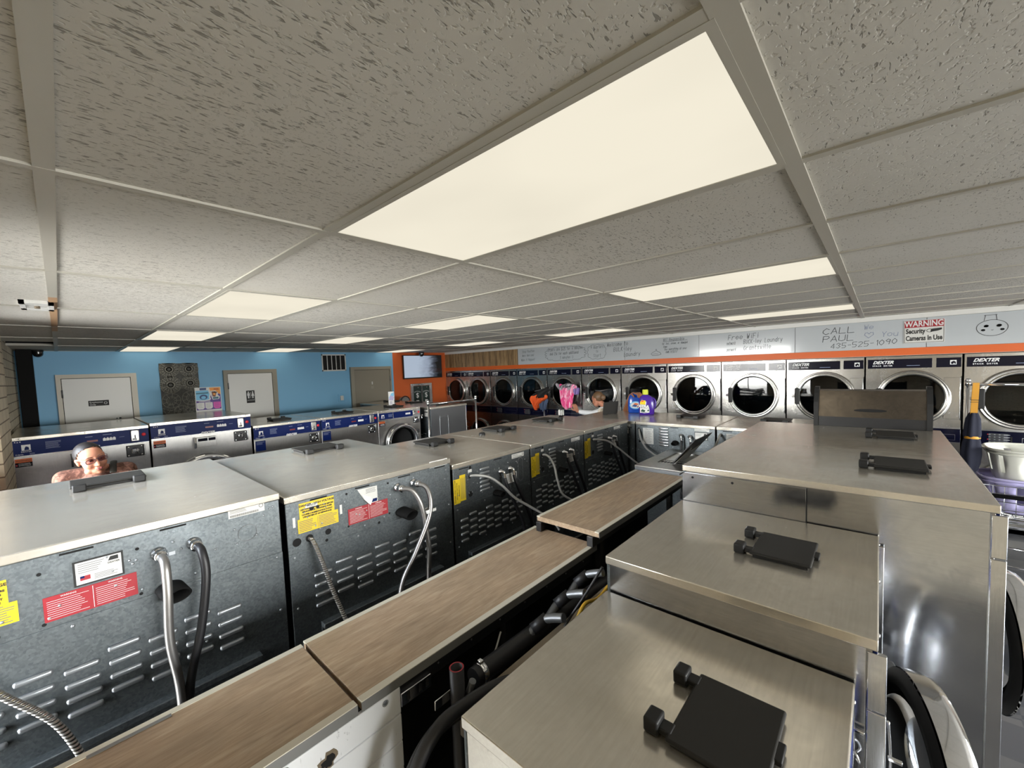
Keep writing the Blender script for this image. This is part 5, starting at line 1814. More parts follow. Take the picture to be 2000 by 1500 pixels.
# ------------------------------------------------------------------ loose things
def jug(label, m, cap, loc, rotz, rot=None, words=None):
    t = thing('detergent_jug', label, 'detergent jug', loc, rotz, None, rot)
    gg = G()
    # outline in local x (width) / z
    def ring(z, w, dpt, cx=0):
        n = 28
        out = []
        for k in range(n):
            q = 2 * PI * k / n
            ca, sa = math.cos(q), math.sin(q)
            e = 2 / 3.2
            out.append((cx + w * math.copysign(abs(ca) ** e, ca), dpt * math.copysign(abs(sa) ** e, sa), z))
        return out
    levels = [(0, .085, .052), (.008, .094, .058), (.09, .097, .06), (.16, .095, .058), (.205, .085, .052), (.235, .066, .044), (.252, .04, .034), (.262, .026, .026)]
    k = gg.mi(m)
    rings = [[gg.v(p) for p in ring(z, w_, d_, -.012 * max(0, (z - .19) / .07))] for z, w_, d_ in levels]
    n = 28
    for i in range(len(rings) - 1):
        for j in range(n):
            f = gg.bm.faces.new([rings[i][j], rings[i][(j + 1) % n], rings[i + 1][(j + 1) % n], rings[i + 1][j]])
            f.material_index = k; f.smooth = True
    f = gg.bm.faces.new(rings[0][::-1]); f.material_index = k
    f = gg.bm.faces.new(rings[-1]); f.material_index = k
    gg.build('bottle', t)
    gg = G()
    gg.tube(m, [(.055, 0, .215), (.085, 0, .205), (.108, 0, .17), (.108, 0, .12), (.098, 0, .08)], .013, 12)
    gg.build('handle', t)
    if cap:
        gg = G(); gg.lathe(cap, [(.033, .258), (.035, .262), (.034, .318), (.030, .323), (0, .323)], (-.012, 0, 0), n=24)
        for q in range(20):
            a = 2 * PI * q / 20
            gg.box(cap, -.012 + .034 * math.cos(a) - .002, -.012 + .034 * math.cos(a) + .002, .034 * math.sin(a) - .002, .034 * math.sin(a) + .002, .262, .312)
        gg.build('cap', t)
    words(t)
    return t
def w_purple(t):
    gg = G()
    gg.prism('white_label', [(-.085, .03), (-.03, .022), (.03, .03), (.03, .085), (-.01, .12), (-.005, .17), (-.06, .175), (-.085, .15)], lambda a, b, e: (a, -e, b), .0585, .0608)
    gg.prism('yellow_label', [(-.082, .125), (-.02, .13), (-.015, .185), (-.06, .19), (-.082, .17)], lambda a, b, e: (a, -e, b), .058, .0615)
    gg.prism('green_label', [(-.08, .045), (-.03, .035), (-.02, .06), (-.06, .075)], lambda a, b, e: (a, -e, b), .0608, .0616)
    gg.prism('green_label', [(0, .05), (.028, .045), (.02, .075)], lambda a, b, e: (a, -e, b), .0608, .0616)
    gg.prism('red_knob', [(-.078, .165), (-.03, .175), (-.055, .188)], lambda a, b, e: (a, -e, b), .0615, .0622)
    gg.text('black_ink', 'XTRA', .056, TM((-.040, -.0625, .108), (1, 0, -.10), (0.1, 0, 1)), off=.005, space=.9)
    gg.text('white_ink', 'XTRA', .056, TM((-.040, -.0635, .108), (1, 0, -.10), (0.1, 0, 1)), off=.002, space=.9)
    bars(gg, 'navy', lambda a, b: (a, -.0612, b), -.07, .02, .026, .036, 2, .5, 2)
    o = gg.build('front_label', t); o['label'] = 'white and yellow front label'
def w_blue(t):
    gg = G()
    pts = [(.075 * math.cos(q), .105 + .052 * math.sin(q)) for q in [2 * PI * k / 28 for k in range(28)]]
    gg.prism('p_blue', pts, lambda a, b, e: (a, -e, b), .058, .0605)
    gg.prism('white_label', [(a * .82, .105 + (b - .105) * .72) for a, b in pts], lambda a, b, e: (a, -e, b), .0605, .0612)
    gg.prism('p_navy', [(-.05, .09), (.0, .08), (.03, .095), (-.01, .12)], lambda a, b, e: (a, -e, b), .0612, .0618)
    gg.prism('orange_ink', [(-.03, .115), (.02, .105), (.05, .12), (.0, .135)], lambda a, b, e: (a, -e, b), .0612, .0618)
    gg.prism('red_label', [(.01, .075), (.05, .085), (.045, .105)], lambda a, b, e: (a, -e, b), .0612, .0618)
    o = gg.build('front_label', t); o['label'] = 'pale oval label'
jug('purple detergent jug with lime cap on the end row', 'purple_plastic', 'lime_cap', (5.05, 2.245, 1.386), -math.radians(62), None, w_purple)
jug('blue detergent jug gripped by a hand, beside the purple jug', 'blue_plastic', None, (5.17, 2.455, 1.388), 0, (0, .0, -math.radians(64)), w_blue)

t = thing('plastic_cup', 'small clear plastic cup on the corner washer', 'cup', (4.24, 3.02, 1.4095))
gg = G(); gg.lathe('clear_plastic', [(0, .001), (.029, .001), (.034, .1), (.032, .1), (.027, .006), (0, .006)], n=24); gg.build('cup', t)
gg = G()
for k in range(10):
    q = 2 * PI * k / 10
    gg.box('white_label', .031 * math.cos(q) - .004, .031 * math.cos(q) + .004, .031 * math.sin(q) - .004, .031 * math.sin(q) + .004, .02, .085)
gg.build('scale_marks', t)

# poster on the tall washer
t = thing('poster', 'colourful laundry poster leaning on the taller blue-panelled washer', 'poster', (1.435, 7.26, 1.591), math.radians(6))
gg = G(); gg.box('paper', -.158, .158, 0, .004, 0, .345); gg.build('sheet', t)
gg = G()
q = lambda m, pl, e: gg.prism(m, pl, lambda a, b, d_: (a, -d_, b), .0, e)
q('p_purple', [(-.150, .02), (.150, .02), (.150, .337), (-.150, .337)], .0006)
q('p_orange', [(.01, .337), (.01, .305), (.045, .27), (.15, .235), (.15, .337)], .001)
q('paper', [(-.150, .337), (-.150, .155), (-.06, .147), (.015, .152), (.03, .175), (.02, .20), (.035, .245), (.015, .337)], .0014)
q('p_blue', [(-.150, .30), (-.150, .165), (-.04, .16), (.01, .17), (.005, .20), (.015, .24), (0, .30)], .0018)
q('p_navy', [(-.10, .337), (-.02, .337), (-.022, .305), (-.10, .305)], .0019)
q('p_teal', [(-.145, .268), (0, .272), (0, .255), (-.145, .25)], .0022)
q('p_navy', [(-.06 + .048 * math.cos(a), .205 + .036 * math.sin(a)) for a in [2 * PI * k / 20 for k in range(20)]], .0024)
q('p_blue', [(-.06 + .028 * math.cos(a), .198 + .022 * math.sin(a)) for a in [2 * PI * k / 16 for k in range(16)]], .0026)
q('paper', [(.03, .29), (.09, .292), (.12, .26), (.115, .225), (.14, .20), (.13, .165), (.05, .16), (.035, .21)], .0014)
q('p_brown', [(.04, .28), (.09, .28), (.10, .25), (.085, .20), (.05, .205)], .0018)
q('p_orange', [(.058, .255), (.088, .255), (.088, .225), (.06, .225)], .0022)
q('black_ink', [(.06, .275), (.11, .272), (.112, .258), (.07, .262)], .0024)
q('p_teal', [(.05, .195), (.125, .20), (.12, .17), (.055, .17)], .0022)
for x0, m in ((-.145, 'paper'), (-.046, 'paper'), (.055, 'p_pink')):
    q(m, [(x0, .125), (x0, .05), (x0 + .02, .03), (x0 + .07, .03), (x0 + .09, .05), (x0 + .09, .125)], .0012)
    bars(gg, 'grey_ink' if m == 'paper' else 'p_purple', lambda a, b: (a, -.0016, b), x0 + .012, x0 + .08, .045, .115, 5, .16, int(x0 * 100) + 50)
bars(gg, 'white_ink', lambda a, b: (a, -.0012, b), -.12, .03, .133, .142, 1, .8, 3)
bars(gg, 'red_label', lambda a, b: (a, -.0014, b), .07, .14, .30, .325, 2, .5, 3)
gg.build('printed_picture', t)
gg = G(); gg.box('clear_plastic', -.10, .10, .004, .07, 0, .004); gg.build('stand_foot', t)

t = thing('brochure_holder', 'narrow white flyer stand on the smaller washers', 'flyer stand', (4.10, 6.77, 1.441), math.radians(-20))
gg = G(); gg.box('clear_plastic', -.058, .058, 0, .006, 0, .26); gg.box('clear_plastic', -.058, .058, -.07, 0, 0, .004); gg.build('holder', t)
gg = G(); gg.box('paper', -.052, .052, -.004, 0, .008, .255)
gg.prism('p_blue', [(-.048, .13), (.048, .17), (.048, .24), (0, .22)], lambda a, b, e: (a, -e, b), .004, .0045)
gg.prism('lavender', [(-.048, .10), (.03, .09), (.048, .15), (-.01, .19)], lambda a, b, e: (a, -e, b), .004, .0047)
bars(gg, 'p_purple', lambda a, b: (a, -.0048, b), -.03, .02, .02, .08, 5, .3, 3)
gg.build('flyer', t)

t = thing('round_bin', 'black-rimmed grey round top showing before the orange wall', 'bin', (5.36, 8.30, 0))
gg = G(); gg.box('grey_metal', -.16, .16, -.09, .12, 0, 1.36, 0.01); gg.build('body', t)
gg = G()
arc = [(.122 * math.cos(q), 1.36 + .125 * math.sin(q)) for q in [PI * k / 16 for k in range(17)]]
gg.prism('grey_trim', [(a * .86, 1.36 + (b - 1.36) * .86) for a, b in arc], lambda a, b, e: (a, e, b), -.06, .06)
gg.tube('black_plastic', [(a, -.05, b) for a, b in arc], .012, 8, sub=2)
gg.build('dome', t)

# ------------------------------------------------------------------ carts
def cart(label, cx, cy, rotz, wd=.56, ln=.90, rail=1.62, rim=.86, posts=True):
    t = thing('laundry_cart', label, 'laundry cart', (cx, cy, 0), rotz)
    a, b = ln / 2, wd / 2
    gg = G()
    for z in (.50, .55):
        gg.tube('chrome', [(-a, -b, z), (a, -b, z), (a, b, z), (-a, b, z), (-a, -b, z)], .011, 8, smooth=False)
    for x in (-a, a):
        for y in (-b, b):
            gg.tube('chrome', [(x, y, .55), (x * .9, y * .9, .14)], .011, 8, smooth=False)
    gg.tube('chrome', [(-a * .9, -b * .9, .14), (a * .9, -b * .9, .14), (a * .9, b * .9, .14), (-a * .9, b * .9, .14), (-a * .9, -b * .9, .14)], .011, 8, smooth=False)
    gg.build('frame', t)
    gg = G()
    n1, n2 = 14, 9
    for k in range(n1 + 1):
        x = -a + ln * k / n1
        gg.tube('chrome', [(x, -b, rim), (x, -b, .58), (x, b, .58), (x, b, rim)], .0032, 5, smooth=False)
    for k in range(n2 + 1):
        y = -b + wd * k / n2
        gg.tube('chrome', [(-a, y, rim), (-a, y, .58), (a, y, .58), (a, y, rim)], .0032, 5, smooth=False)
    for z in (.58, .65, .72, .79, rim):
        gg.tube('chrome', [(-a, -b, z), (a, -b, z), (a, b, z), (-a, b, z), (-a, -b, z)], .004, 6, smooth=False)
    gg.build('wire_basket', t)
    gg = G(); gg.tube('black_rubber', [(-a - .012, -b - .012, rim - .09), (a + .012, -b - .012, rim - .09), (a + .012, b + .012, rim - .09), (-a - .012, b + .012, rim - .09), (-a - .012, -b - .012, rim - .09)], .018, 10, smooth=False); gg.build('bumper', t)
    for x in (-a * .9, a * .9):
        for y in (-b * .9, b * .9):
            gg = G(); gg.cyl('black_rubber', (x, y - .014, .06), (x, y + .014, .06), .06, n=20); gg.cyl('chrome', (x, y, .10), (x, y, .15), .012); gg.build('caster', t)
    if posts:
        for x in (-a, a):
            gg = G(); gg.cyl('chrome', (x, 0, .55), (x, 0, rail), .0125, n=12); gg.ball('chrome', (x, 0, rail + .02), .022, 12, 8); gg.cyl('chrome', (x, 0, rail - .03), (x, 0, rail + .012), .02, n=12); gg.build('post', t)
        gg = G(); gg.cyl('chrome', (-a, 0, rail - .02), (a, 0, rail - .02), .0125, n=12); gg.build('hanging_rail', t)
    return t
cart('laundry cart with two shiny poles in the aisle before the small washers', 3.865, 4.70, 0, .5, .90, 1.605, .80)
c2 = cart('laundry cart with a chrome hanging rail beside the nearest dryers, white basket inside', 5.72, -1.10, -PI / 2, .58, .94, 1.755, .86)
t = thing('garment_pole', 'thin grey pole holding up the black and orange garments', 'pole', (6.46, 5.02, 0))
gg = G(); gg.cyl('grey_metal', (0, 0, .03), (0, 0, 1.60), .013, n=12); gg.build('pole', t)
gg = G(); gg.lathe('black_metal', [(0, 0), (.16, 0), (.16, .02), (.02, .04), (0, .04)], n=24); gg.build('base', t)
gg = G(); gg.tube('grey_metal', [(0, -.16, 1.585), (0, 0, 1.60), (0, .22, 1.56)], .010, 8); gg.build('crossbar', t)

def basket(label, m, loc, a, b, h, rotz=0):
    t = thing('laundry_basket', label, 'laundry basket', loc, rotz)
    gg = G()
    n = 40
    def ring(z, s_):
        out = []
        for k in range(n):
            q = 2 * PI * k / n
            ca, sa = math.cos(q), math.sin(q)
            out.append((a * s_ * math.copysign(abs(ca) ** .6, ca), b * s_ * math.copysign(abs(sa) ** .6, sa), z))
        return out
    k_ = gg.mi(m)
    lv = [(0, .80), (.02, .84), (h * .3, .88), (h * .55, .91), (h * .85, .95), (h, .97)]
    R = [[gg.v(p) for p in ring(z, s_)] for z, s_ in lv]
    for i in range(len(R) - 1):
        for j in range(n):
            if i in (2, 3) and j % 4 in (0,) :
                continue
            f = gg.bm.faces.new([R[i][j], R[i][(j + 1) % n], R[i + 1][(j + 1) % n], R[i + 1][j]])
            f.material_index = k_; f.smooth = True
    f = gg.bm.faces.new(R[0][::-1]); f.material_index = k_
    o = gg.build('body', t)
    sm = o.modifiers.new('thick', 'SOLIDIFY'); sm.thickness = .004
    gg = G()
    pts = ring(h, .985)
    gg.tube(m, pts + pts[:1], .012, 8, smooth=False)
    gg.tube(m, [(x, y, h - .03) for x, y, _ in ring(h, .99) + ring(h, .99)[:1]], .006, 6, smooth=False)
    gg.build('rim', t)
    for s_ in (-1, 1):
        gg = G()
        gg.tube(m, [(s_ * a * .97, -.08, h - .01), (s_ * a * 1.06, -.05, h + .005), (s_ * a * 1.06, .05, h + .005), (s_ * a * .97, .08, h - .01)], .011, 8)
        gg.build('handle', t)
    return t
basket('lavender laundry basket nested in the chrome cart under a white basket', 'lavender', (5.72, -1.09, .60), .40, .255, .30, -PI / 2)
basket('white laundry basket on top in the chrome cart', 'basket_white', (5.74, -1.12, .868), .375, .265, .285, -PI / 2)

t = thing('folded_umbrella', 'folded navy umbrella with mustard strap hanging on the cart rail', 'umbrella', (5.66, -.665, 0))
gg = G()
gg.prism('mustard', [(-.024, 1.46), (.022, 1.46), (.030, 1.755), (-.012, 1.755)], lambda a, b, e: (e, -a, b), -.012, .010)
gg.box('black_ink', -.0128, .0108, -.026, .024, 1.592, 1.597); gg.box('black_ink', -.0128, .0108, -.026, .024, 1.572, 1.576)
gg.build('strap', t)
gg = G()
n = 24
rad = [(1.475, .028), (1.42, .046), (1.34, .052), (1.27, .056), (1.24, .048), (1.20, .056), (1.1, .066), (1.0, .06), (.94, .045), (.90, .02)]
prev = None
k_ = gg.mi('navy_cloth')
for z, r in rad:
    row = [gg.v((.75 * r * math.cos(q) * (1 + .14 * math.sin(5 * q)), r * math.sin(q) * (1 + .14 * math.sin(5 * q)) + .02 * (1.475 - z), z)) for q in [2 * PI * k / n for k in range(n)]]
    if prev:
        for j in range(n):
            f = gg.bm.faces.new([prev[j], prev[(j + 1) % n], row[(j + 1) % n], row[j]]); f.material_index = k_; f.smooth = True
    prev = row
gg.build('canopy', t)
gg = G(); gg.lathe('mustard', [(.050, -.012), (.054, 0), (.050, .012)], (0, .005, 1.24), (.1, 0, 1), 24, sx=.80, sy=1.02); o = gg.build('tie_band', t); o['label'] = 'mustard tie band'

# ------------------------------------------------------------------ hanging clothes
def cloth(name, label, m, wpts, rows, seed, amp=.02, cat='clothing', thick=.006):
    """wpts: list of (y_left, y_right, z) rows from top to bottom in world, x = base"""
    gg = G()
    rnd = random.Random(seed)
    k_ = gg.mi(m)
    nx = 26
    grid = []
    for i, (x, yl, yr, z, sag) in enumerate(wpts):
        row = []
        for j in range(nx + 1):
            s_ = j / nx
            fold = math.sin(s_ * 17 + seed + i * .25) * amp + math.sin(s_ * 31 + seed * 2 + i * .4) * amp * .5
            row.append((x - fold - amp, yl + (yr - yl) * s_, z + sag * math.sin(s_ * PI * 3 + seed) + (.012 * math.sin(s_ * 23 + seed) if i in (0, len(wpts) - 1) else 0)))
        grid.append(row)
    V = [[gg.v(p) for p in r] for r in grid]
    for i in range(len(V) - 1):
        for j in range(nx):
            f = gg.bm.faces.new([V[i][j], V[i][j + 1], V[i + 1][j + 1], V[i + 1][j]]); f.material_index = k_; f.smooth = True
    o = gg.build(name)
    sb = o.modifiers.new('s', 'SUBSURF'); sb.levels = 1; sb.render_levels = 2
    sm = o.modifiers.new('t', 'SOLIDIFY'); sm.thickness = thick
    return tag(o, label, cat)
cloth('pink_top', 'pink tie-dye top hanging down from the dryer door', 'tie_dye', [(6.80, 4.83, 4.42, 1.655, .03), (6.77, 4.82, 4.45, 1.60, .02), (6.77, 4.81, 4.50, 1.45, 0), (6.77, 4.79, 4.53, 1.30, .0), (6.78, 4.77, 4.56, 1.20, .015)], 5, 1, .022)
cloth('grey_shirt', 'grey patterned shirt bundled above the pink top', 'grey_print', [(6.86, 4.92, 4.47, 1.66, .02), (6.80, 4.95, 4.45, 1.70, .02), (6.76, 4.93, 4.46, 1.66, .03), (6.76, 4.9, 4.6, 1.60, .03)], 4, 2, .02)
cloth('lavender_cloth', 'small lavender cloth beside the pink top, by the dryer edge', 'cloth_purple', [(6.79, 4.50, 4.36, 1.61, .01), (6.77, 4.51, 4.34, 1.56, 0), (6.77, 4.49, 4.37, 1.49, .01)], 3, 3, .02)
cloth('black_garment', 'black garment draped over the cart pole left of the pink top', 'cloth_black', [(6.50, 5.02, 4.78, 1.62, .02), (6.44, 5.15, 4.80, 1.585, .03), (6.42, 5.28, 4.85, 1.52, .03), (6.42, 5.36, 4.95, 1.44, .02)], 4, 4, .025)
cloth('orange_garment', 'orange ruffled garment hanging under the black one', 'cloth_orange', [(6.40, 5.30, 4.86, 1.46, .03), (6.38, 5.33, 4.84, 1.41, .03), (6.39, 5.28, 4.93, 1.37, .03), (6.40, 5.22, 5.10, 1.30, .02), (6.40, 5.17, 5.11, 1.20, .01)], 5, 5, .03)
cloth('blue_garment', 'dull blue garment hanging beside the orange one', 'cloth_blue', [(6.43, 5.10, 4.88, 1.40, .02), (6.42, 5.09, 4.92, 1.30, 0), (6.43, 5.05, 4.95, 1.18, .01)], 3, 6, .02)
# ------------------------------------------------------------------ people
V3 = Vector
def limb(gg, m, chain, n=14):
    """chain of (point, radius): capsule segments to be fused"""
    for i in range(len(chain) - 1):
        (a, ra), (b, rb) = chain[i], chain[i + 1]
        a, b = V3(a), V3(b)
        if (b - a).length > 1e-5:
            gg.cyl(m, a, b, ra, rb, n)
    for p, r in chain:
        gg.ball(m, p, r, n, 10)

def hand_chains(wr_, f, nrm, side, curl=.5, k=1.0):
    """wrist point, finger direction, palm normal (towards what is held), thumb side sign"""
    f = V3(f).normalized()
    n0 = V3(nrm)
    n0 = (n0 - f * n0.dot(f)).normalized()
    s_ = f.cross(n0).normalized() * side
    wr_ = V3(wr_)
    out = []
    for j, (off, ln) in enumerate(((.030, .074), (.010, .082), (-.010, .077), (-.030, .060))):
        base = wr_ + f * .088 * k + s_ * off * k
        out.append([(wr_ + f * .02 * k + s_ * off * .6 * k, .014 * k), (base, .0115 * k)])
        p = base
        ch = [(p, .0098 * k)]
        ang = 0
        for q, fr in enumerate((.45, .31, .24)):
            ang += curl * (.75, 1.0, .7)[q] * (1 + .06 * j)
            p = p + (f * math.cos(ang) + n0 * math.sin(ang)) * ln * fr * k
            ch.append((p, (.0092, .0085, .0072)[q] * k))
        out.append(ch)
    tb = wr_ + f * .028 * k + s_ * .026 * k
    p1 = tb + (f * .55 + s_ * .75 + n0 * .25).normalized() * .038 * k
    d2 = (f * .85 + s_ * .15 + n0 * (.25 + curl * .4)).normalized()
    p2 = p1 + d2 * .032 * k
    p3 = p2 + (d2 + n0 * curl * .4).normalized() * .024 * k
    out.append([(tb, .014 * k), (p1, .0115 * k), (p2, .0100 * k), (p3, .0080 * k)])
    return out

def fuse(gg, name, parent, voxel, smooth=5, loc=None, rot=None):
    o = gg.build(name, parent)
    if loc is not None: o.location = loc
    if rot is not None: o.rotation_euler = rot
    rm = o.modifiers.new('r', 'REMESH')
    rm.mode = 'VOXEL'
    rm.voxel_size = voxel
    rm.use_smooth_shade = True
    if smooth:
        sm = o.modifiers.new('s', 'SMOOTH')
        sm.iterations = smooth
        sm.factor = .5
    bpy.context.view_layer.update()
    dg = bpy.context.evaluated_depsgraph_get()
    me = D.meshes.new_from_object(o.evaluated_get(dg))
    mats_ = list(o.data.materials)
    o.modifiers.clear()
    old = o.data
    o.data = me
    me.name = name
    D.meshes.remove(old)
    if not me.materials:
        for m_ in mats_: me.materials.append(m_)
    for p in me.polygons:
        p.use_smooth = True
    return o

def head_balls(gg, m, X):
    """head shape about its own centre, facing -Y, in matrix X"""
    old = gg.X
    gg.X = X
    b = lambda c, r: gg.ball(m, c, r, 24, 16)
    b((0, .022, .030), (.074, .094, .088))
    b((0, -.028, -.030), (.066, .064, .085))
    b((0, -.030, .030), (.066, .066, .062))
    for s_ in (-1, 1):
        b((s_ * .034, -.058, -.040), (.030, .030, .032))
        b((s_ * .030, -.083, .018), (.026, .012, .008))
        b((s_ * .0115, -.1005, -.048), (.0095, .011, .0085))
        b((s_ * .073, .012, -.012), (.010, .018, .030))
        b((s_ * .078, .016, .004), (.008, .016, .014))
        b((s_ * .040, -.030, -.088), (.030, .035, .026))
    b((0, -.045, -.092), (.044, .042, .034))
    b((0, -.072, -.106), (.022, .018, .016))
    limb(gg, m, [((0, -.090, .008), .009), ((0, -.104, -.028), .0115), ((0, -.109, -.045), .0125)], 12)
    b((0, -.092, -.071), (.025, .010, .0065))
    b((0, -.090, -.081), (.021, .010, .0075))
    gg.X = old

def hair_cap(gg, m, X, bun=None):
    bm = bmesh.new()
    bmesh.ops.create_uvsphere(bm, u_segments=40, v_segments=28, radius=1)
    for v in bm.verts:
        v.co = V3((v.co.x * .0795, v.co.y * .1015 + .024, v.co.z * .0935 + .031))
    kill = []
    for v in bm.verts:
        c = v.co
        if .80 * c.y + .60 * c.z < .006 + .12 * abs(c.x) * 0 or (c.z < -.055):
            kill.append(v)
    bmesh.ops.delete(bm, geom=kill, context='VERTS')
    k = gg.mi(m)
    mp = {}
    for v in bm.verts:
        mp[v] = gg.bm.verts.new(X @ v.co)
    for f in bm.faces:
        nf = gg.bm.faces.new([mp[v] for v in f.verts]); nf.material_index = k; nf.smooth = True
    bm.free()
    if bun:
        old = gg.X; gg.X = X
        gg.ball(m, bun[0], bun[1], 20, 14)
        gg.X = old

def face_details(t, X, skin, gaze=-.35, lidm=None):
    old = None
    for s_ in (-1, 1):
        gg = G(); gg.X = X
        gg.ball('eye_white', (s_ * .030, -.0775, -.002), .0125, 16, 12)
        gg.ball('iris', (s_ * .030, -.0865, -.0065), .0055, 12, 8)
        gg.build('eye', t)
        gg = G(); gg.X = X
        gg.ball(skin, (s_ * .030, -.0785, .0012), (.0142, .0136, .0098), 16, 12)
        gg.tube('hair_dark', [(s_ * .030 - .013, -.088, -.0040), (s_ * .030, -.0925, -.0078), (s_ * .030 + .013, -.087, -.0035)], .0012, 6)
        gg.build('eyelid', t)
        gg = G(); gg.X = X
        gg.tube('hair_dark', [(s_ * .014, -.0945, .0180), (s_ * .032, -.0945, .0245), (s_ * .050, -.083, .0185)], .0026, 8, flat=.6)
        gg.build('eyebrow', t)
    gg = G(); gg.X = X
    gg.tube('lip', [(-.023, -.0955, -.0745), (-.009, -.1035, -.0710), (0, -.1030, -.0722), (.009, -.1035, -.0710), (.023, -.0955, -.0745)], [.0016, .0036, .0034, .0036, .0016], 10)
    gg.tube('lip', [(-.022, -.0955, -.0755), (0, -.1015, -.0808), (.022, -.0955, -.0755)], [.0016, .0046, .0016], 10)
    gg.tube('stripe_brown', [(-.023, -.097, -.0752), (0, -.1045, -.0760), (.023, -.097, -.0752)], .0009, 6)
    gg.build('mouth', t)

# ---- woman with glasses between the rows
t = thing('person', 'woman with tied-back dark hair and brown-framed glasses, looking down', 'person', (.15, 4.465, 0))
Xh = Matrix.Translation((-.030, -.165, 1.508)) @ Matrix.Rotation(math.radians(14), 4, 'Z') @ Matrix.Rotation(math.radians(-13), 4, 'Y') @ Matrix.Rotation(math.radians(1), 4, 'X') @ Matrix.Diagonal((.97, .97, .95, 1))
gg = G()
sk = 'skin'
head_balls(gg, sk, Xh)
limb(gg, sk, [((0, .04, 1.33), .062), ((-.008, -.02, 1.42), .052), ((-.022, -.105, 1.44), .050)])
limb(gg, sk, [((0, .04, 1.30), .10), ((0, .05, 1.10), .125), ((0, .04, .95), .13), ((0, .03, .85), .12)])
for s_ in (-1, 1):
    limb(gg, sk, [((0, .04, 1.33), .06), ((s_ * .165, .04, 1.345), .055)])
    limb(gg, sk, [((s_ * .165, .04, 1.345), .05), ((s_ * .215, -.02, 1.08), .038), ((s_ * .12, -.22, .98), .026)])
    for ch in hand_chains((s_ * .12, -.22, .98), (-s_ * .3, -.9, -.1), (0, 0, -1), s_, .6):
        limb(gg, sk, ch, 8)
    limb(gg, sk, [((s_ * .09, .04, .88), .085), ((s_ * .095, .03, .48), .052), ((s_ * .10, .05, .10), .036)])
    limb(gg, sk, [((s_ * .10, .06, .05), .034), ((s_ * .11, -.10, .03), .024)])
body = fuse(gg, 'body', t, .0048, 4)
gg = G(); hair_cap(gg, 'hair_dark', Xh, ((0, .125, .035), (.045, .04, .045)))
gg.build('hair', t)
face_details(t, Xh, 'skin')
# glasses
gg = G(); gg.X = Xh
def lens_outline(cx, n=28):
    return [(cx + .0265 * math.copysign(abs(math.cos(q)) ** .62, math.cos(q)), -.106 + .10 * abs(cx + .0265 * math.cos(q)) ** 1.5, -.0065 + .0165 * math.copysign(abs(math.sin(q)) ** .72, math.sin(q))) for q in [2 * PI * k / n for k in range(n)]]
for s_ in (-1, 1):
    pl = lens_outline(s_ * .0345)
    gg.tube('frame_brown', pl + pl[:2], .0024, 8, smooth=False)
    gg.tube('frame_brown', [(s_ * .061, -.100, .001), (s_ * .075, -.06, .003), (s_ * .079, .01, .002)], .0022, 6)
gg.tube('frame_brown', [(-.009, -.1055, .001), (0, -.1085, .0035), (.009, -.1055, .001)], .0024, 8)
gl_ = gg.build('glasses', t)
for s_ in (-1, 1):
    gg = G(); gg.X = Xh
    gg.face('lens', lens_outline(s_ * .0345))
    gg.build('lens', gl_)
# blouse
gg = G()
bl = 'blouse'
limb(gg, bl, [((0, .05, 1.325), .105), ((0, .055, 1.12), .142), ((0, .045, .95), .148), ((0, .04, .80), .15)])
for s_ in (-1, 1):
    limb(gg, bl, [((s_ * .05, .045, 1.352), .066), ((s_ * .170, .045, 1.350), .064)])
    limb(gg, bl, [((s_ * .17, .04, 1.35), .062), ((s_ * .218, -.02, 1.08), .050), ((s_ * .14, -.18, .995), .038)])
gg.ball(bl, (0, .03, 1.36), (.085, .08, .05))
o = fuse(gg, 'blouse', t, .009, 4)
gg = G(); gg.tube('strap_black', [(.085, -.06, 1.36), (.093, .0, 1.420), (.100, .06, 1.428), (.105, .15, 1.36), (.11, .20, 1.1)], .020, 8, flat=.35); o = gg.build('bag_strap', t)
gg = G()
for s_ in (-1, 1):
    limb(gg, 'jeans', [((s_ * .085, .04, .88), .105), ((s_ * .095, .03, .48), .065), ((s_ * .10, .05, .10), .05)])
fuse(gg, 'trousers', t, .011, 3)
for s_ in (-1, 1):
    gg = G(); limb(gg, 'shoe', [((s_ * .10, .07, .045), .042), ((s_ * .11, -.12, .034), .033)]); fuse(gg, 'shoe', t, .008, 2)

# ---- woman reaching along the dryers, seen from the side; local facing -Y, turned to face +y
t = thing('person', 'woman in a white sweater reaching forward beside the dryers, hair tied back', 'person', (6.02, 3.33, 0), PI)
Xh = Matrix.Translation((0, -.205, 1.478)) @ Matrix.Rotation(math.radians(-14), 4, 'Z') @ Matrix.Rotation(math.radians(16), 4, 'X')
gg = G()
head_balls(gg, sk, Xh)
limb(gg, sk, [((0, -.04, 1.31), .058), ((0, -.10, 1.38), .050), ((0, -.16, 1.42), .048)])
limb(gg, sk, [((0, -.03, 1.25), .10), ((0, .02, 1.05), .12), ((0, .05, .88), .12)])
for s_ in (-1, 1):
    limb(gg, sk, [((0, -.03, 1.28), .06), ((s_ * .16, -.04, 1.30), .05)])
    limb(gg, sk, [((s_ * .09, .05, .86), .085), ((s_ * .095, .0, .46), .052), ((s_ * .10, .03, .10), .036)])
    limb(gg, sk, [((s_ * .10, .05, .05), .034), ((s_ * .11, -.11, .03), .024)])
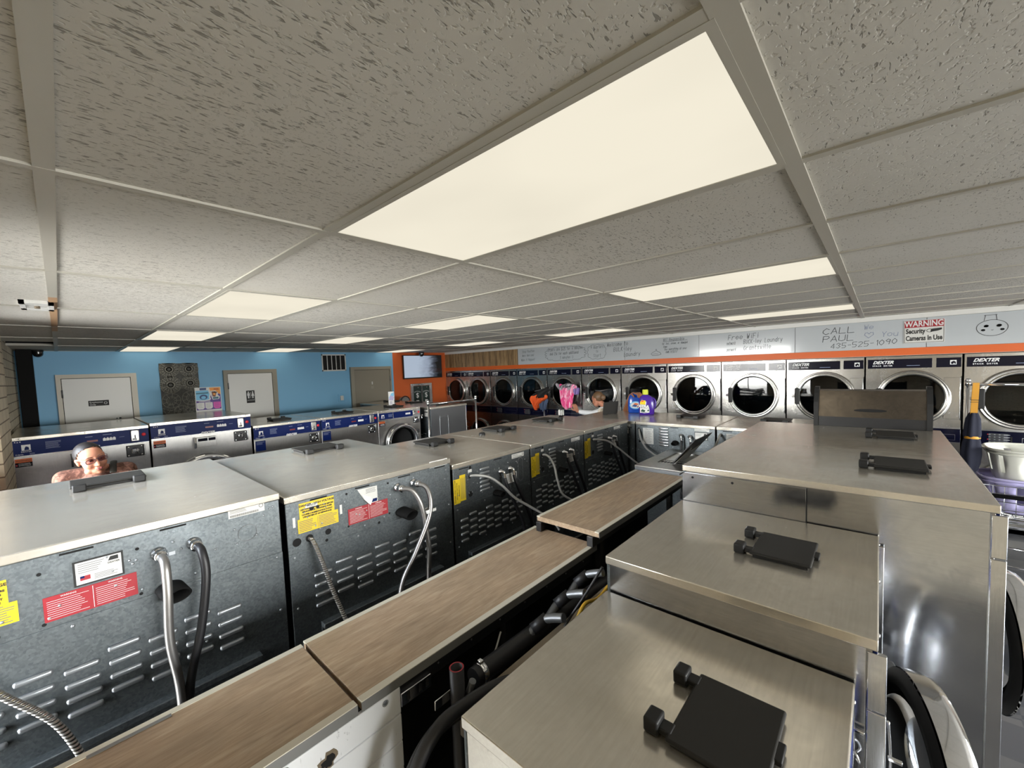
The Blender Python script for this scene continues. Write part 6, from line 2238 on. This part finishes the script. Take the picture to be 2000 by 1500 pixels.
# local +x is towards the camera after the turn (world -x)
R_ = [((-.10, -.05, 1.30), .046), ((-.06, -.34, 1.215), .038), ((.02, -.60, 1.255), .027)]
limb(gg, sk, R_)
for ch in hand_chains((.02, -.60, 1.255), (.05, -.45, .9), (-.5, -.6, -.1), 1, .45, 1.05):
    limb(gg, sk, ch, 8)
L_ = [((.16, -.04, 1.30), .046), ((.24, .06, 1.22), .04), ((.20, -.14, 1.08), .028)]
limb(gg, sk, L_)
for ch in hand_chains((.20, -.14, 1.08), (-.2, -.8, -.4), (0, 0, -1), 1, .7):
    limb(gg, sk, ch, 8)
fuse(gg, 'body', t, .0048, 4)
gg = G(); hair_cap(gg, 'hair_brown', Xh, ((0, .125, -.005), (.042, .05, .05)))
gg.build('hair', t)
face_details(t, Xh, 'skin')
gg = G()
sw = 'sweater'
limb(gg, sw, [((0, -.03, 1.25), .118), ((0, .02, 1.05), .14), ((0, .05, .84), .145)])
limb(gg, sw, [((-.12, -.045, 1.30), .066), ((.15, -.04, 1.30), .066)])
limb(gg, sw, [((-.10, -.05, 1.30), .062), ((-.06, -.34, 1.215), .054), ((.005, -.545, 1.245), .040)])
limb(gg, sw, [((.16, -.04, 1.30), .064), ((.235, .05, 1.225), .056), ((.205, -.11, 1.10), .040)])
fuse(gg, 'sweater', t, .010, 4)
gg = G()
c_ = V3((.235, -.03, 1.30)); dr_ = V3((.15, .9, -.12)).normalized()
gg.lathe('cream_knit', [(.0, -.002), (.048, 0), (.056, .012), (.058, .09), (.052, .10), (0, .102)], c_, dr_, 24)
for a_ in (.052, .070, .086):
    gg.lathe('stripe_brown', [(.0585, a_), (.0592, a_ + .003), (.0585, a_ + .008)], c_, dr_, 24)
for r_ in (.045, .028):
    gg.lathe('stripe_brown', [(r_, .1024), (r_ - .009, .1028)], c_, dr_, 24)
o = gg.build('sleeve_cuff', t); o['label'] = 'cream knit sleeve end with brown stripes'
gg = G()
for s_ in (-1, 1):
    limb(gg, 'jeans', [((s_ * .085, .05, .87), .105), ((s_ * .095, .0, .46), .065), ((s_ * .10, .03, .10), .05)])
fuse(gg, 'trousers', t, .011, 3)
for s_ in (-1, 1):
    gg = G(); limb(gg, 'shoe', [((s_ * .10, .06, .045), .042), ((s_ * .11, -.13, .034), .033)]); fuse(gg, 'shoe', t, .008, 2)

# ---- crouching person whose bare arm grips the blue jug
t = thing('person', 'person mostly hidden, bare forearm and hand gripping the blue jug', 'person', (5.78, 2.92, 0))
st_ = 'skin_tan'
gg = G()
Xh = Matrix.Translation((-.06, -.02, 1.07)) @ Matrix.Rotation(math.radians(-60), 4, 'Z') @ Matrix.Rotation(math.radians(35), 4, 'X')
head_balls(gg, st_, Xh)
limb(gg, st_, [((.06, .05, .88), .056), ((-.03, .0, 1.0), .05)])
limb(gg, st_, [((.08, .06, .84), .11), ((.14, .10, .60), .13), ((.16, .12, .42), .13)])
limb(gg, st_, [((.05, -.10, .88), .055), ((-.06, -.20, .98), .048), ((-.33, -.18, 1.37), .040), ((-.53, -.36, 1.60), .030), ((-.575, -.42, 1.632), .029)])
for ch in hand_chains((-.575, -.425, 1.636), (-.42, -.72, .12), (-.12, -.2, -.95), -1, .62, 1.12):
    limb(gg, st_, ch, 9)
limb(gg, st_, [((.10, .22, .86), .05), ((.0, .30, .62), .04), ((-.15, .22, .50), .028)])
for ch in hand_chains((-.15, .22, .50), (-.7, -.2, -.5), (0, 0, -1), 1, .6):
    limb(gg, st_, ch, 8)
for s_ in (-1, 1):
    limb(gg, st_, [((.16, .12 + s_ * .09, .42), .09), ((-.16, .10 + s_ * .12, .46), .06), ((.06, .10 + s_ * .12, .09), .038), ((-.10, .10 + s_ * .13, .04), .03)])
fuse(gg, 'body', t, .0055, 4)
gg = G(); hair_cap(gg, 'hair_dark', Xh); gg.build('hair', t)
gg = G()
limb(gg, 'cloth_blue', [((.08, .06, .84), .125), ((.14, .10, .60), .145), ((.16, .12, .42), .145)])
limb(gg, 'cloth_blue', [((.05, -.08, .88), .068), ((-.05, -.19, .97), .062)])
limb(gg, 'cloth_blue', [((.10, .20, .86), .066), ((.02, .28, .68), .056)])
fuse(gg, 'shirt', t, .011, 3)
gg = G()
for s_ in (-1, 1):
    limb(gg, 'jeans', [((.16, .12 + s_ * .09, .42), .105), ((-.16, .10 + s_ * .12, .46), .075), ((.05, .10 + s_ * .12, .11), .052)])
fuse(gg, 'trousers', t, .011, 3)

# ------------------------------------------------------------------ light and camera
w = D.worlds.new('outdoors')
SC.world = w
w.use_nodes = True
nt = w.node_tree
bg = nt.nodes['Background']
tc = nt.nodes.new('ShaderNodeTexCoord')
sx = nt.nodes.new('ShaderNodeSeparateXYZ')
nt.links.new(tc.outputs['Generated'], sx.inputs[0])
cr = ramp(nt, sx.outputs[2], [(0.0, (.20, .19, .18, 1)), (0.49, (.34, .33, .32, 1)), (0.52, (1.0, .98, .94, 1)), (0.8, (.74, .84, 1.0, 1))])
mr = nt.nodes.new('ShaderNodeMapRange')
mr.inputs[1].default_value = -1; mr.inputs[2].default_value = 1
nt.links.new(sx.outputs[2], mr.inputs[0])
nt.links.new(mr.outputs[0], cr.node.inputs['Fac'])
nt.links.new(cr, bg.inputs['Color'])
bg.inputs['Strength'].default_value = WORLD_STRENGTH
for (p0_, p1_, axis) in [(a, b, 'x') for a, b in WINS] + [(a, b, 'y') for a, b in FILL_WINS]:
    y0, y1 = p0_, p1_
    la = D.lights.new('window_portal', 'AREA')
    la.shape = 'RECTANGLE'
    la.size = HEAD - SILL
    la.size_y = y1 - y0
    la.cycles.is_portal = True
    lo = D.objects.new('window_portal', la)
    C.objects.link(lo)
    if axis == 'x':
        lo.location = (XL - 0.02, (y0 + y1) / 2, (SILL + HEAD) / 2)
        lo.rotation_euler = (0, -PI / 2, 0)
    else:
        la.size, la.size_y = y1 - y0, HEAD - SILL
        lo.location = ((y0 + y1) / 2, YF - 0.02, (SILL + HEAD) / 2)
        lo.rotation_euler = (PI / 2, 0, 0)

YAW, PIT, ROL, FPX, CX, CY = 0.8410163, -0.0589654, -0.0369857, 795.740, 1006.480, 765.605
def set_camera():
    yaw, pit, rol = YAW, PIT, ROL
    cy, sy = math.cos(yaw), math.sin(yaw)
    f = V3((sy, cy, 0)); r = V3((cy, -sy, 0)); u = V3((0, 0, 1))
    f2 = f * math.cos(pit) + u * math.sin(pit)
    u2 = u * math.cos(pit) - f * math.sin(pit)
    r3 = r * math.cos(rol) + u2 * math.sin(rol)
    u3 = u2 * math.cos(rol) - r * math.sin(rol)
    cam = D.cameras.new('camera')
    cam.sensor_fit = 'HORIZONTAL'
    cam.sensor_width = 36.0
    cam.lens = FPX / 2000 * 36.0
    cam.shift_x = -(CX - 1000) / 2000
    cam.shift_y = (CY - 750) / 2000
    cam.clip_start = 0.02
    o = D.objects.new('camera', cam)
    C.objects.link(o)
    m = Matrix(((r3.x, u3.x, -f2.x, 0), (r3.y, u3.y, -f2.y, 0), (r3.z, u3.z, -f2.z, 2.05), (0, 0, 0, 1)))
    o.matrix_world = m
    SC.camera = o
set_camera()
SC.view_settings.view_transform = 'Standard'
SC.view_settings.look = 'None'
SC.view_settings.gamma = 1.0
SC.view_settings.use_curve_mapping = False
SC.view_settings.exposure = EXPOSURE
SC.cycles.use_denoising = True
SC.cycles.max_bounces = 9
SC.cycles.diffuse_bounces = 5
SC.cycles.glossy_bounces = 5
SC.cycles.transparent_max_bounces = 12
SC.cycles.sample_clamp_indirect = 6.0
SC.cycles.caustics_reflective = False
SC.cycles.caustics_refractive = False
